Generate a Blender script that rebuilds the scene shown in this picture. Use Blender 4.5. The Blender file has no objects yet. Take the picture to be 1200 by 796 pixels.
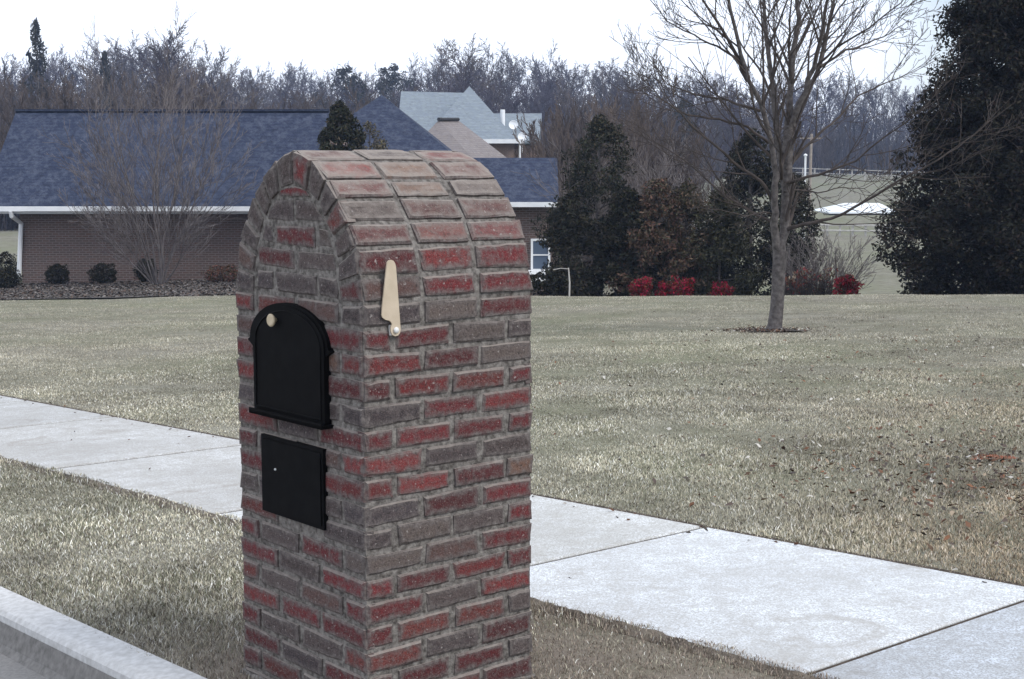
import bpy, math, random
import numpy as np
from mathutils import Vector, Matrix

random.seed(7)
RNG = np.random.default_rng(11)
scene = bpy.context.scene
COL = scene.collection
PI = math.pi

# ------------------------------------------------------------------ camera numbers
HAZE = .0005
F = 1700.0; PITCH = .1152; EYE = 1.5
A = .8615; CX, CY = -.394, 3.8015
SX, SY = math.sin(A), math.cos(A)          # "s": away from the street
FX, FY = -math.cos(A), math.sin(A)         # "f": along the street, to the left


def at(px, py, y):
    """point at forward distance y that shows at photo pixel (px, py)"""
    u = (px - 600) / F; v = (398 - py) / F
    d = (u, math.cos(PITCH) + v * math.sin(PITCH), -math.sin(PITCH) + v * math.cos(PITCH))
    t = y / d[1]
    return Vector((d[0] * t, y, EYE + d[2] * t))


def sf(s, f, z=0.0):
    return Vector((CX + s * SX + f * FX, CY + s * SY + f * FY, z))


def smooth(a, b, x):
    t = np.clip((x - a) / (b - a), 0, 1)
    return t * t * (3 - 2 * t)


def ground(x, y):
    """height of the land at x, y (works on arrays)"""
    x = np.asarray(x, float); y = np.asarray(y, float)
    xc = np.clip(x, -40, 40); yc_ = np.clip(y, -25, 52)
    p = .004 + .02146 * (xc - CX) - .04116 * (yc_ - CY)
    yy = np.maximum(y, 1.0)
    w = smooth(-.09, .05, x / yy)
    crest = np.where(x > 0, 30.3 - .36 * np.minimum(x, 22), 30.3)
    t = y - crest
    low = np.interp(y, [0, 56, 110, 130, 240, 330, 500, 900], [-3.6, -3.6, -3.2, -2.2, 1.3, 5, 8, 8])
    right = p + (low - p) * smooth(-1.5, 21, t) * 1.0
    right = np.where(t < -1.5, p, right)
    left = p + smooth(120, 330, y) * 7.0
    return left * (1 - w) + right * w


def gz(x, y):
    return float(ground(x, y))


# ------------------------------------------------------------------ node materials
MATS = {}


def new_mat(name):
    m = bpy.data.materials.new(name); m.use_nodes = True
    nt = m.node_tree; nt.nodes.clear()
    out = nt.nodes.new('ShaderNodeOutputMaterial')
    b = nt.nodes.new('ShaderNodeBsdfPrincipled')
    nt.links.new(b.outputs[0], out.inputs[0])
    MATS[name] = m
    return m, nt, b


def N(nt, typ, **kw):
    n = nt.nodes.new(typ)
    for k, v in kw.items():
        if k.startswith('i_'):
            n.inputs[k[2:].replace('_', ' ')].default_value = v
        else:
            setattr(n, k, v)
    return n


def coords(nt):
    return N(nt, 'ShaderNodeTexCoord').outputs['Object']


def noise(nt, vec, scale, detail=4, rough=.55, dist=0.0):
    n = N(nt, 'ShaderNodeTexNoise')
    n.inputs['Scale'].default_value = scale; n.inputs['Detail'].default_value = detail
    n.inputs['Roughness'].default_value = rough; n.inputs['Distortion'].default_value = dist
    if vec is not None: nt.links.new(vec, n.inputs['Vector'])
    return n.outputs['Fac']


def ramp(nt, fac, stops):
    r = N(nt, 'ShaderNodeValToRGB')
    while len(r.color_ramp.elements) < len(stops): r.color_ramp.elements.new(.5)
    for e, (p, c) in zip(r.color_ramp.elements, stops):
        e.position = p
        e.color = (c, c, c, 1) if isinstance(c, (int, float)) else (*c, 1)
    nt.links.new(fac, r.inputs[0])
    return r.outputs[0]


def mix(nt, fac, a, b, mode='MIX'):
    m = N(nt, 'ShaderNodeMix', data_type='RGBA', blend_type=mode)
    for sock, v in ((m.inputs[0], fac), (m.inputs[6], a), (m.inputs[7], b)):
        if hasattr(v, 'links') or hasattr(v, 'is_linked'): nt.links.new(v, sock)
        elif isinstance(v, (int, float)): sock.default_value = v
        else: sock.default_value = (*v, 1)
    return m.outputs[2]


def mul(nt, a, b, op='MULTIPLY'):
    m = N(nt, 'ShaderNodeMath', operation=op)
    for i, v in enumerate((a, b)):
        if isinstance(v, (int, float)): m.inputs[i].default_value = v
        else: nt.links.new(v, m.inputs[i])
    return m.outputs[0]


def bump(nt, bsdf, h, strength, dist=.01):
    b = N(nt, 'ShaderNodeBump'); b.inputs['Strength'].default_value = strength
    b.inputs['Distance'].default_value = dist
    nt.links.new(h, b.inputs['Height']); nt.links.new(b.outputs[0], bsdf.inputs['Normal'])


def mat_noise(name, c1, c2, scale=5, rough=.9, bstr=.3, bdist=.01, c3=None, detail=5, attr=None, spec=.25, bscale=None):
    m, nt, b = new_mat(name)
    v = coords(nt)
    n = noise(nt, v, scale, detail)
    stops = [(.32, c1), (.68, c2)] if c3 is None else [(.3, c1), (.5, c2), (.7, c3)]
    c = ramp(nt, n, stops)
    if attr:
        at_ = N(nt, 'ShaderNodeAttribute', attribute_name=attr)
        c = mix(nt, 1.0, c, at_.outputs['Color'], 'MULTIPLY')
    nt.links.new(c, b.inputs['Base Color'])
    b.inputs['Roughness'].default_value = rough
    b.inputs['Specular IOR Level'].default_value = spec
    if bstr: bump(nt, b, noise(nt, v, bscale or scale * 4, 4), bstr, bdist)
    return m


def mat_attr(name, rough=.9, spec=.2, attr='col', two_sided_trans=0):
    m, nt, b = new_mat(name)
    a_ = N(nt, 'ShaderNodeAttribute', attribute_name=attr)
    nt.links.new(a_.outputs['Color'], b.inputs['Base Color'])
    b.inputs['Roughness'].default_value = rough; b.inputs['Specular IOR Level'].default_value = spec
    return m


# ------------------------------------------------------------------ mesh helpers
class MB:
    """collects vertices and faces, then links them as one mesh object"""
    def __init__(s): s.v = []; s.f = []; s.c = []; s.e = []
    def add(s, vs, fs, col=None, edge=None):
        o = len(s.v); s.v += [tuple(p) for p in vs]; s.f += [tuple(i + o for i in f) for f in fs]
        s.c += [col or (1, 1, 1)] * len(vs)
        s.e += list(edge) if edge else [0.0] * len(vs)
    def box(s, lo, hi, M=None, col=None):
        x0, y0, z0 = lo; x1, y1, z1 = hi
        vs = [Vector(p) for p in ((x0,y0,z0),(x1,y0,z0),(x1,y1,z0),(x0,y1,z0),(x0,y0,z1),(x1,y0,z1),(x1,y1,z1),(x0,y1,z1))]
        if M is not None: vs = [M @ p for p in vs]
        s.add(vs, [(0,3,2,1),(4,5,6,7),(0,1,5,4),(1,2,6,5),(2,3,7,6),(3,0,4,7)], col)
    def tube(s, pts, rad, k=6, caps=True, col=None):
        pts = [Vector(p) for p in pts]; n = len(pts); ref = None; vs = []
        for i, p in enumerate(pts):
            t = (pts[min(i+1, n-1)] - pts[max(i-1, 0)])
            if t.length < 1e-9: t = Vector((0, 0, 1))
            t.normalize()
            if ref is None: ref = Vector((1, 0, 0)) if abs(t.x) < .8 else Vector((0, 1, 0))
            u = (ref - t * ref.dot(t)).normalized(); w = t.cross(u); ref = u
            r = rad[i] if hasattr(rad, '__len__') else rad
            for j in range(k):
                a = 2 * PI * j / k
                vs.append(p + (u * math.cos(a) + w * math.sin(a)) * r)
        fs = [(i*k+j, i*k+(j+1) % k, (i+1)*k+(j+1) % k, (i+1)*k+j) for i in range(n-1) for j in range(k)]
        if caps: fs += [tuple(range(k-1, -1, -1)), tuple((n-1)*k+j for j in range(k))]
        s.add(vs, fs, col)
    def prism(s, poly, y0, y1, M=None, col=None):
        """poly in (x, z), extruded from y0 to y1"""
        n = len(poly)
        vs = [Vector((x, y0, z)) for x, z in poly] + [Vector((x, y1, z)) for x, z in poly]
        if M is not None: vs = [M @ p for p in vs]
        fs = [tuple(range(n)), tuple(range(2*n-1, n-1, -1))] + [(i, i+n, (i+1) % n + n, (i+1) % n) for i in range(n)]
        s.add(vs, fs, col)
    def lathe(s, prof, M, k=20):
        """prof: list of (r, h), around local z"""
        vs = []; n = len(prof)
        for r, h in prof:
            for j in range(k):
                a = 2*PI*j/k; vs.append(M @ Vector((r*math.cos(a), r*math.sin(a), h)))
        fs = [(i*k+j, i*k+(j+1) % k, (i+1)*k+(j+1) % k, (i+1)*k+j) for i in range(n-1) for j in range(k)]
        fs += [tuple(range(k-1, -1, -1)), tuple((n-1)*k+j for j in range(k))]
        s.add(vs, fs)
    def build(s, name, mat, parent=None, smooth=False, fix=True):
        me = bpy.data.meshes.new(name); me.from_pydata(s.v, [], s.f); me.update()
        ca = me.color_attributes.new('col', 'FLOAT_COLOR', 'POINT')
        arr = np.ones((len(s.v), 4), np.float32); arr[:, :3] = np.array(s.c, np.float32).reshape(-1, 3)
        ca.data.foreach_set('color', arr.ravel())
        ea = me.attributes.new('edge', 'FLOAT', 'POINT'); ea.data.foreach_set('value', np.array(s.e, np.float32))
        if fix:
            import bmesh
            bm = bmesh.new(); bm.from_mesh(me); bmesh.ops.recalc_face_normals(bm, faces=bm.faces); bm.to_mesh(me); bm.free()
        if smooth: me.shade_smooth()
        me.materials.append(mat)
        o = bpy.data.objects.new(name, me); COL.objects.link(o); o.parent = parent
        return o


def np_mesh(name, V, Fc, mat, col=None, parent=None):
    """fast mesh from arrays: V (n,3), Fc (m,k)"""
    me = bpy.data.meshes.new(name)
    m, k = Fc.shape
    me.vertices.add(len(V)); me.vertices.foreach_set('co', V.astype(np.float32).ravel())
    me.loops.add(m*k); me.loops.foreach_set('vertex_index', Fc.astype(np.int32).ravel())
    me.polygons.add(m); me.polygons.foreach_set('loop_start', np.arange(0, m*k, k, dtype=np.int32))
    me.update(calc_edges=True)
    if col is not None:
        ca = me.color_attributes.new('col', 'FLOAT_COLOR', 'POINT')
        arr = np.ones((len(V), 4), np.float32); arr[:, :3] = col
        ca.data.foreach_set('color', arr.ravel())
    me.materials.append(mat)
    o = bpy.data.objects.new(name, me); COL.objects.link(o); o.parent = parent
    return o


def tag(o, label=None, cat=None, group=None, kind=None):
    if label: o['label'] = label
    if cat: o['category'] = cat
    if group: o['group'] = group
    if kind: o['kind'] = kind
    return o


def empty(name, loc=(0, 0, 0), rz=0.0, label=None, cat=None, group=None):
    o = bpy.data.objects.new(name, None); COL.objects.link(o)
    o.location = loc; o.rotation_euler = (0, 0, rz); o.empty_display_size = .2
    return tag(o, label, cat, group)


def copy_tree(o, parent=None):
    c = o.copy(); COL.objects.link(c); c.parent = parent
    for ch in list(o.children): copy_tree(ch, c)
    return c


# ------------------------------------------------------------------ materials
m_brick, nt, b = new_mat('weathered_brick')
v = coords(nt)
att = N(nt, 'ShaderNodeAttribute', attribute_name='col').outputs['Color']
edge = N(nt, 'ShaderNodeAttribute', attribute_name='edge').outputs['Fac']
n_big = noise(nt, v, 17, 5, .65); n_mid = noise(nt, v, 60, 5, .7); n_fin = noise(nt, v, 260, 3, .6)
n_blo = noise(nt, v, 30, 4, .6, .6)
c = mix(nt, ramp(nt, n_mid, [(.42, 0.0), (.7, .65)]), att, (.06, .036, .038))
c = mix(nt, ramp(nt, n_fin, [(.52, 0.0), (.72, .6)]), c, (.24, .2, .185))
n_pit = noise(nt, v, 120, 4, .7)
c = mix(nt, ramp(nt, noise(nt, v, 95, 2, .5), [(.66, 0.0), (.72, .7)]), c, (.36, .33, .31))
c = mix(nt, ramp(nt, n_pit, [(.34, .85), (.46, 0.0)]), c, (.03, .024, .024))
smear = mul(nt, mul(nt, edge, .42), mul(nt, mix(nt, .35, n_blo, n_mid), 1.15), 'ADD')
smear = ramp(nt, smear, [(.56, 0.05), (1.02, .95)])
c = mix(nt, smear, c, mix(nt, ramp(nt, n_mid, [(.35, 0.0), (.65, 1.0)]), (.075, .064, .062), (.17, .15, .14)))
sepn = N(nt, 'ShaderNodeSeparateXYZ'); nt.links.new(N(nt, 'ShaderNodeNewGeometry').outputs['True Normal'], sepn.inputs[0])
up_pale = mul(nt, ramp(nt, sepn.outputs[2], [(.3, 0.0), (.85, 1.0)]), ramp(nt, mul(nt, n_big, mul(nt, edge, .25), 'ADD'), [(.38, .35), (.62, 1.0)]))
c = mix(nt, mul(nt, up_pale, .6), c, mix(nt, n_blo, (.26, .22, .19), (.4, .36, .32)))   # paler and greyer where the brick face points up
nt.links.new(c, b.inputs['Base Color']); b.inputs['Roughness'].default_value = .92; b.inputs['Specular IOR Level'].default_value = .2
bump(nt, b, mix(nt, .5, n_mid, n_pit), .9, .006)

m_mortar = mat_noise('mortar', (.06, .053, .048), (.235, .218, .2), 60, .95, .7, .006, bscale=150)
m_black = mat_noise('black_painted_metal', (.003, .003, .0035), (.006, .006, .0065), 30, .6, .12, .001, spec=.05)
m_brass = mat_noise('aged_brass', (.42, .34, .22), (.55, .46, .32), 40, .45, .1, .001, spec=.5)
m_flag = mat_noise('tan_painted_metal', (.46, .38, .28), (.54, .45, .34), 25, .55, .15, .001, spec=.35)
m_steel = mat_noise('bright_rivet', (.6, .6, .58), (.7, .7, .68), 30, .35, 0, spec=.5)

# ground
m_land, nt, b = new_mat('dormant_lawn_ground')
geo = N(nt, 'ShaderNodeNewGeometry').outputs['Position']
nA = noise(nt, geo, .35, 5, .6); nB = noise(nt, geo, 2.2, 6, .65); nC = noise(nt, geo, 45, 4, .7); nD = noise(nt, geo, .02, 3, .5)
c = ramp(nt, nB, [(.3, (.14, .13, .1)), (.5, (.22, .21, .17)), (.7, (.3, .29, .24))])
c = mix(nt, ramp(nt, nA, [(.45, 0.0), (.7, .5)]), c, (.15, .165, .09))
c = mix(nt, ramp(nt, nC, [(.3, .6), (.6, 0.0)]), c, (.09, .078, .06))
c = mix(nt, ramp(nt, noise(nt, geo, .09, 5, .65), [(.42, 0.0), (.6, .6)]), c, (.16, .168, .105))
dirt = N(nt, 'ShaderNodeAttribute', attribute_name='col').outputs['Color']
c = mix(nt, mul(nt, dirt, ramp(nt, nB, [(.3, .3), (.6, 1.0)])), c, mix(nt, nC, (.12, .095, .08), (.27, .23, .195)))
nt.links.new(c, b.inputs['Base Color']); b.inputs['Roughness'].default_value = 1; b.inputs['Specular IOR Level'].default_value = .05
bump(nt, b, mix(nt, .5, nC, nB), .8, .03)

m_blade = mat_attr('dormant_grass_blades', .8, .15)
m_leaf = mat_attr('dark_evergreen_leaves', .7, .15)
m_dull = mat_attr('dull_leaves', .85, .1)

m_conc, nt, b = new_mat('sidewalk_concrete')
v = N(nt, 'ShaderNodeNewGeometry').outputs['Position']
n1 = noise(nt, v, .9, 5, .6); n2 = noise(nt, v, 7, 6, .7, .4); n3 = noise(nt, v, 160, 3, .6)
c = ramp(nt, n1, [(.35, (.56, .575, .59)), (.6, (.76, .79, .82))])
c = mix(nt, ramp(nt, n2, [(.4, .55), (.62, 0.0)]), c, (.4, .39, .365))
c = mix(nt, ramp(nt, n3, [(.42, .9), (.52, 0.0)]), c, (.33, .32, .305))
c = mix(nt, ramp(nt, noise(nt, v, 70, 3, .6), [(.4, .7), (.5, 0.0)]), c, (.38, .37, .35))
c = mix(nt, ramp(nt, noise(nt, v, 28, 5, .75), [(.36, .5), (.5, 0.0)]), c, (.42, .405, .38))
c = mix(nt, ramp(nt, noise(nt, v, 1.7, 6, .7, 1.5), [(.33, .6), (.42, 0.0)]), c, (.33, .31, .28))
c = mix(nt, 1.0, c, N(nt, 'ShaderNodeAttribute', attribute_name='col').outputs['Color'], 'MULTIPLY')
nt.links.new(c, b.inputs['Base Color']); b.inputs['Roughness'].default_value = .85; b.inputs['Specular IOR Level'].default_value = .3
bump(nt, b, mix(nt, .5, n2, n3), .25, .003)

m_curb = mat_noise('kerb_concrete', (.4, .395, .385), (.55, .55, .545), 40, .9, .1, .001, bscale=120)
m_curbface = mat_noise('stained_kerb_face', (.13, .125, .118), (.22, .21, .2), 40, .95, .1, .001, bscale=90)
m_asph = mat_noise('worn_gutter_concrete', (.18, .175, .168), (.25, .24, .23), 80, .95, .1, .001, bscale=160)
m_mulch = mat_noise('bark_mulch', (.045, .038, .034), (.09, .08, .07), 5, 1, 1.0, .05, c3=(.14, .125, .115), bscale=20)
m_clay = mat_noise('red_clay', (.2, .06, .03), (.34, .12, .07), 12, 1, .6, .02)

m_bark = mat_noise('grey_bark', (.05, .044, .042), (.15, .135, .13), 16, .95, .9, .012, bscale=45)
m_twig = mat_noise('dark_twigs', (.045, .037, .034), (.085, .07, .064), 6, .95, 0)
m_palebark = mat_noise('pale_brown_bark', (.085, .07, .068), (.2, .18, .175), 3, .95, 0)
m_woodfar = mat_noise('haze_tinted_twigs', (.05, .044, .056), (.11, .1, .128), .6, 1, 0)  # blue-violet haze of distance mixed into the twig colour
m_woodmid = mat_noise('soft_brown_twigs', (.062, .052, .052), (.13, .11, .105), .6, 1, 0)
m_woodtan = mat_noise('tan_brown_twigs', (.06, .046, .04), (.12, .095, .082), .6, 1, 0)


def shingles(name, c1, c2, c3):
    m, nt, b = new_mat(name)
    v = coords(nt)
    br = N(nt, 'ShaderNodeTexBrick'); nt.links.new(v, br.inputs['Vector'])
    sep = N(nt, 'ShaderNodeSeparateXYZ'); nt.links.new(v, sep.inputs[0])
    cmb = N(nt, 'ShaderNodeCombineXYZ')
    nt.links.new(mul(nt, sep.outputs[0], sep.outputs[1], 'ADD'), cmb.inputs[0]); nt.links.new(sep.outputs[2], cmb.inputs[1])
    nt.links.new(cmb.outputs[0], br.inputs['Vector'])
    br.inputs['Color1'].default_value = (*c1, 1); br.inputs['Color2'].default_value = (*c2, 1)
    br.inputs['Mortar'].default_value = (*[x*.8 for x in c1], 1)
    br.inputs['Scale'].default_value = 1; br.inputs['Brick Width'].default_value = .33; br.inputs['Row Height'].default_value = .1
    br.inputs['Mortar Size'].default_value = .012; br.offset = .37
    nn = noise(nt, v, 4.2, 6, .85)
    c = mix(nt, ramp(nt, nn, [(.46, 0.0), (.62, .75)]), br.outputs['Color'], c3)
    c = mix(nt, ramp(nt, noise(nt, v, 4.5, 4, .7), [(.3, .6), (.48, 0.0)]), c, tuple(x*.55 for x in c1))
    nt.links.new(c, b.inputs['Base Color']); b.inputs['Roughness'].default_value = .9; b.inputs['Specular IOR Level'].default_value = .25
    bump(nt, b, noise(nt, v, 40, 3), .5, .02)
    return m


m_roof_blue = shingles('dark_blue_shingles', (.02, .028, .056), (.029, .039, .072), (.075, .088, .125))
m_roof_teal = shingles('pale_grey_green_shingles', (.17, .2, .225), (.23, .265, .28), (.18, .21, .26))
m_roof_brown = shingles('brown_grey_shingles', (.2, .175, .165), (.25, .225, .215), (.18, .165, .175))


def brickwall(name, c1, c2, mo):
    m, nt, b = new_mat(name)
    v = coords(nt)
    sep = N(nt, 'ShaderNodeSeparateXYZ'); nt.links.new(v, sep.inputs[0])
    cmb = N(nt, 'ShaderNodeCombineXYZ')
    nt.links.new(mul(nt, sep.outputs[0], sep.outputs[1], 'ADD'), cmb.inputs[0]); nt.links.new(sep.outputs[2], cmb.inputs[1])
    br = N(nt, 'ShaderNodeTexBrick'); nt.links.new(cmb.outputs[0], br.inputs['Vector'])
    br.inputs['Color1'].default_value = (*c1, 1); br.inputs['Color2'].default_value = (*c2, 1); br.inputs['Mortar'].default_value = (*mo, 1)
    br.inputs['Scale'].default_value = 1; br.inputs['Brick Width'].default_value = .21; br.inputs['Row Height'].default_value = .072
    br.inputs['Mortar Size'].default_value = .012
    c = mix(nt, ramp(nt, noise(nt, v, 3, 5, .7), [(.35, .0), (.7, .6)]), br.outputs['Color'], (.13, .1, .09))
    nt.links.new(c, b.inputs['Base Color']); b.inputs['Roughness'].default_value = .95
    bump(nt, b, br.outputs['Fac'], -.4, .01)
    return m


m_wallA = brickwall('brown_house_brick', (.125, .07, .058), (.08, .058, .052), (.19, .165, .155))
m_wallC = brickwall('tan_house_brick', (.24, .15, .11), (.19, .12, .09), (.26, .22, .2))
m_white = mat_noise('white_trim_paint', (.72, .74, .76), (.82, .83, .84), 3, .5, 0, spec=.4)
m_glass, nt, b = new_mat('window_glass')
b.inputs['Base Color'].default_value = (.09, .12, .17, 1); b.inputs['Roughness'].default_value = .08; b.inputs['Specular IOR Level'].default_value = .7
m_darkgap = mat_noise('dark_vent_metal', (.03, .03, .032), (.05, .05, .052), 8, .8, 0)
m_pole = mat_noise('weathered_wood_pole', (.24, .2, .17), (.34, .3, .26), 4, .95, 0)
m_tin = mat_noise('white_tin_roof', (.66, .7, .72), (.8, .83, .85), .8, .5, 0, spec=.4)
m_rail = mat_noise('pale_rail_wood', (.42, .4, .37), (.55, .53, .5), 2, .9, 0)

# ------------------------------------------------------------------ terrain
ss = np.concatenate([-np.geomspace(900, .6, 40), [-.36, -.215, -.205, -.1], np.linspace(0, 3, 16), np.linspace(3.4, 60, 120), np.geomspace(62, 1100, 60)])
ff_ = np.concatenate([-np.geomspace(900, 12, 40), np.linspace(-11.5, 60, 150), np.geomspace(62, 1000, 60)])
SG, FG = np.meshgrid(ss, ff_, indexing='ij')
X = CX + SG*SX + FG*FX; Y = CY + SG*SY + FG*FY
Z = ground(X, Y)
Z = Z + .012*np.sin(X*1.7+np.sin(Y*1.1))*np.sin(Y*1.3) * (SG > 2.7) * np.clip((SG-2.7)/3, 0, 1)
Z = np.where(SG < -.21, Z - .5, Z)
V = np.stack([X, Y, Z], -1).reshape(-1, 3)
ns, nf = SG.shape
I = np.arange(ns*nf).reshape(ns, nf)
Fc = np.stack([I[:-1, :-1], I[1:, :-1], I[1:, 1:], I[:-1, 1:]], -1).reshape(-1, 4)
dm = np.exp(-(((SG-.1)/.75)**2 + ((FG-.35)/.8)**2))                       # worn soil round the pillar
dm = np.maximum(dm, .95*np.exp(-(((SG-.85)/.4)**2 + ((FG+.1)/1.1)**4)))
tx, ty = at(908, 388, 18.36).x, 18.36
dm = np.maximum(dm, 1.0*np.exp(-(((X-tx)/.5)**2 + ((Y-ty)/.5)**2)))
dm = np.maximum(dm, .6*np.exp(-(((X-3.4)/.9)**2 + ((Y-7.3)/.8)**2)))
land = np_mesh('lawn', V, Fc, m_land, np.repeat(dm.reshape(-1, 1), 3, 1))
tag(land, kind='structure')


def strip(name, s0, s1, fs, top, bot, mat, gap=0.0, tones=None, steps=1):
    """slabs that follow the sloping land between s0..s1"""
    mb = MB()
    for i, (f0, f1) in enumerate(zip(fs[:-1], fs[1:])):
        col = tones[i % len(tones)] if tones else None
        g = gap/2*(1 if f0 < 0 else 1.5 if f0 < 2.5 else 2.2); r = .006 if gap else 0
        P = []
        for s_, f_ in ((s0, f0+g), (s1, f0+g), (s1, f1-g), (s0, f1-g)):
            p = sf(s_, f_); P.append((p, gz(p.x, p.y)))
        vs = [Vector((p.x, p.y, z+bot)) for p, z in P] + [Vector((p.x, p.y, z+top-r)) for p, z in P]
        fc = [(0, 1, 5, 4), (1, 2, 6, 5), (2, 3, 7, 6), (3, 0, 4, 7)]
        if gap:
            for s_, f_ in ((s0+r, f0+g+r), (s1-r, f0+g+r), (s1-r, f1-g-r), (s0+r, f1-g-r)):
                p = sf(s_, f_); vs.append(Vector((p.x, p.y, gz(p.x, p.y)+top)))
            fc += [(4, 5, 9, 8), (5, 6, 10, 9), (6, 7, 11, 10), (7, 4, 8, 11), (8, 9, 10, 11)]
        else: fc.append((4, 5, 6, 7))
        mb.add(vs, fc, col)
    return tag(mb.build(name, mat), kind='structure')


joints = [-12.0, -10.4, -8.8, -7.2, -5.5, -3.85, -2.2, -.57, 1.06, 2.95, 4.9, 6.95, 8.6, 10.3, 12, 13.7, 15.4, 17.1, 18.8, 20.5, 22.2, 23.9, 25.6, 27.3, 29, 31, 33, 35]
tones = [(.9, .92, .95)]*6 + [(.76, .79, .83), (1, 1.02, 1.04), (.9, .9, .88), (.82, .81, .79), (.8, .79, .77), (.77, .765, .75)] + [(.78, .78, .77)]*16
tag(strip('sidewalk', 1.17, 2.55, joints, .014, -.08, m_conc, .026, tones), 'pale concrete footpath with grooved joints behind the brick mailbox', kind='structure')
m_soil = mat_noise('dark_edge_soil', (.035, .026, .02), (.09, .07, .055), 20, 1, .8, .01)
fse = list(np.arange(-12, 35, .5))
o_ = strip('soil_edge', 2.5515, 2.605, fse, .006, -.05, m_soil)
m_vsoil = mat_noise('brown_verge_soil', (.06, .05, .04), (.13, .11, .088), 9, 1, 1.0, .012, c3=(.17, .145, .115), bscale=70)
mb = MB(); fv = np.arange(-7, 14, .035); k = 5; vs = []
for i, f_ in enumerate(fv):
    wob = .022*math.sin(f_*2.1)+.014*math.sin(f_*7.3+1)+random.uniform(-.012, .012)
    for s_, dz in ((1.1, -.02), (1.12, .003), (1.14, .008+random.uniform(0, .006)), (1.16+wob*.4, .017+random.uniform(0, .005)), (1.18+wob, .0125)):
        p_ = sf(s_, f_); vs.append(Vector((p_.x, p_.y, gz(p_.x, p_.y)+dz)))
mb.add(vs, [(i*k+j, i*k+j+1, (i+1)*k+j+1, (i+1)*k+j) for i in range(len(fv)-1) for j in range(k-1)])
tag(mb.build('verge_soil', m_vsoil), kind='structure')
strip('sidewalk_bed', 1.19, 2.53, fse, .0045, -.05, m_soil)
fl = list(np.arange(-20, 60, 1.0))
kerb = MB()
prof = [(-.13, .012), (-.30, .008), (-.335, 0.0), (-.352, -.018), (-.375, -.125), (-.375, -.3), (-.13, -.3)]


def extrude_sf(mb, prof, fs, col=None):
    k = len(prof); vs = []
    for f_ in fs:
        for s_, dz in prof:
            p = sf(s_, f_); q = sf(-.13, f_); vs.append(Vector((p.x, p.y, gz(q.x, q.y)+dz)))
    fc = [(i*k+j, i*k+(j+1) % k, (i+1)*k+(j+1) % k, (i+1)*k+j) for i in range(len(fs)-1) for j in range(k)]
    mb.add(vs, fc, col)


kerb = MB(); extrude_sf(kerb, [(-.13, .012), (-.225, .008), (-.247, .002), (-.26, -.012), (-.262, -.03), (-.26, -.3), (-.13, -.3)], fl)
tag(kerb.build('kerb', m_curb), 'pale concrete kerb along the street', kind='structure')
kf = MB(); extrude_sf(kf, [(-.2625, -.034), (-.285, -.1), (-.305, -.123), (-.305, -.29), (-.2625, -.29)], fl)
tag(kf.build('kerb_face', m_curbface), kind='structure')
gut = MB(); extrude_sf(gut, [(-.3055, -.121), (-.75, -.128), (-.75, -.3), (-.3055, -.3)], fl)
tag(gut.build('gutter', m_asph), kind='structure')
st = MB(); extrude_sf(st, [(-.751, -.124), (-8, -.07), (-8, -.3), (-.751, -.3)], fl)
tag(st.build('street', m_asph), kind='structure')

# mulch bed in front of the house, red clay patch
mb = MB(); xs = np.linspace(-20.5, -3.2, 60)
rowsY = [33.4, 35, 37, 39, 41, 43, 46.5]
vs = []
for j, y0 in enumerate(rowsY):
    for x0 in xs:
        yy = y0 + (.35*math.sin(x0*.8)+.15*math.sin(x0*2.3) if j == 0 else 0)
        vs.append((x0, yy, gz(x0, yy)+.03))
n_ = len(xs)
mb.add(vs, [(j*n_+i, j*n_+i+1, (j+1)*n_+i+1, (j+1)*n_+i) for j in range(len(rowsY)-1) for i in range(n_-1)])
tag(mb.build('mulch_bed', m_mulch), kind='structure')


def patch(name, cx, cy, rx, ry, mat, dz=.008, n=40):
    vs = [(cx, cy, gz(cx, cy)+dz)]
    for i in range(n):
        a = 2*PI*i/n; k = 1+.25*math.sin(3*a+cx)+.16*math.sin(7*a)
        x, y = cx+rx*k*math.cos(a), cy+ry*k*math.sin(a); vs.append((x, y, gz(x, y)+dz*.5))
    mb = MB(); mb.add(vs, [(0, i+1, (i+1) % n+1) for i in range(n)])
    return tag(mb.build(name, mat), kind='structure')


p = at(1160, 567, 8.05); patch('clay_patch', p.x, p.y, .12, .1, m_clay, .014)
patch('tree_mulch_ring', tx, ty, .34, .3, m_mulch, .03)

# ------------------------------------------------------------------ the brick mailbox
c_ = .0677; Z0 = .9517; L = .60; W = .66
box_root = empty('brick_mailbox', (CX, CY, 0), PI/2 - A,
                 'large red and grey brick kerbside mailbox pillar with an arched top and black metal doors', 'mailbox')
masonry = MB()
REDS = [(.17, .024, .028), (.14, .022, .026), (.21, .034, .034), (.11, .024, .026), (.16, .038, .033)]
GREYS = [(.085, .068, .064), (.1, .08, .075), (.07, .058, .058), (.13, .105, .092), (.075, .064, .068)]
BROWNS = [(.13, .075, .065), (.15, .09, .075), (.2, .11, .075)]


def bcol(pg=.42):
    r = random.random()
    c = random.choice(GREYS) if r < pg else (random.choice(BROWNS) if r < pg+.14 else random.choice(REDS))
    k = random.uniform(.6, .98); return tuple(x*k for x in c)


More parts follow.
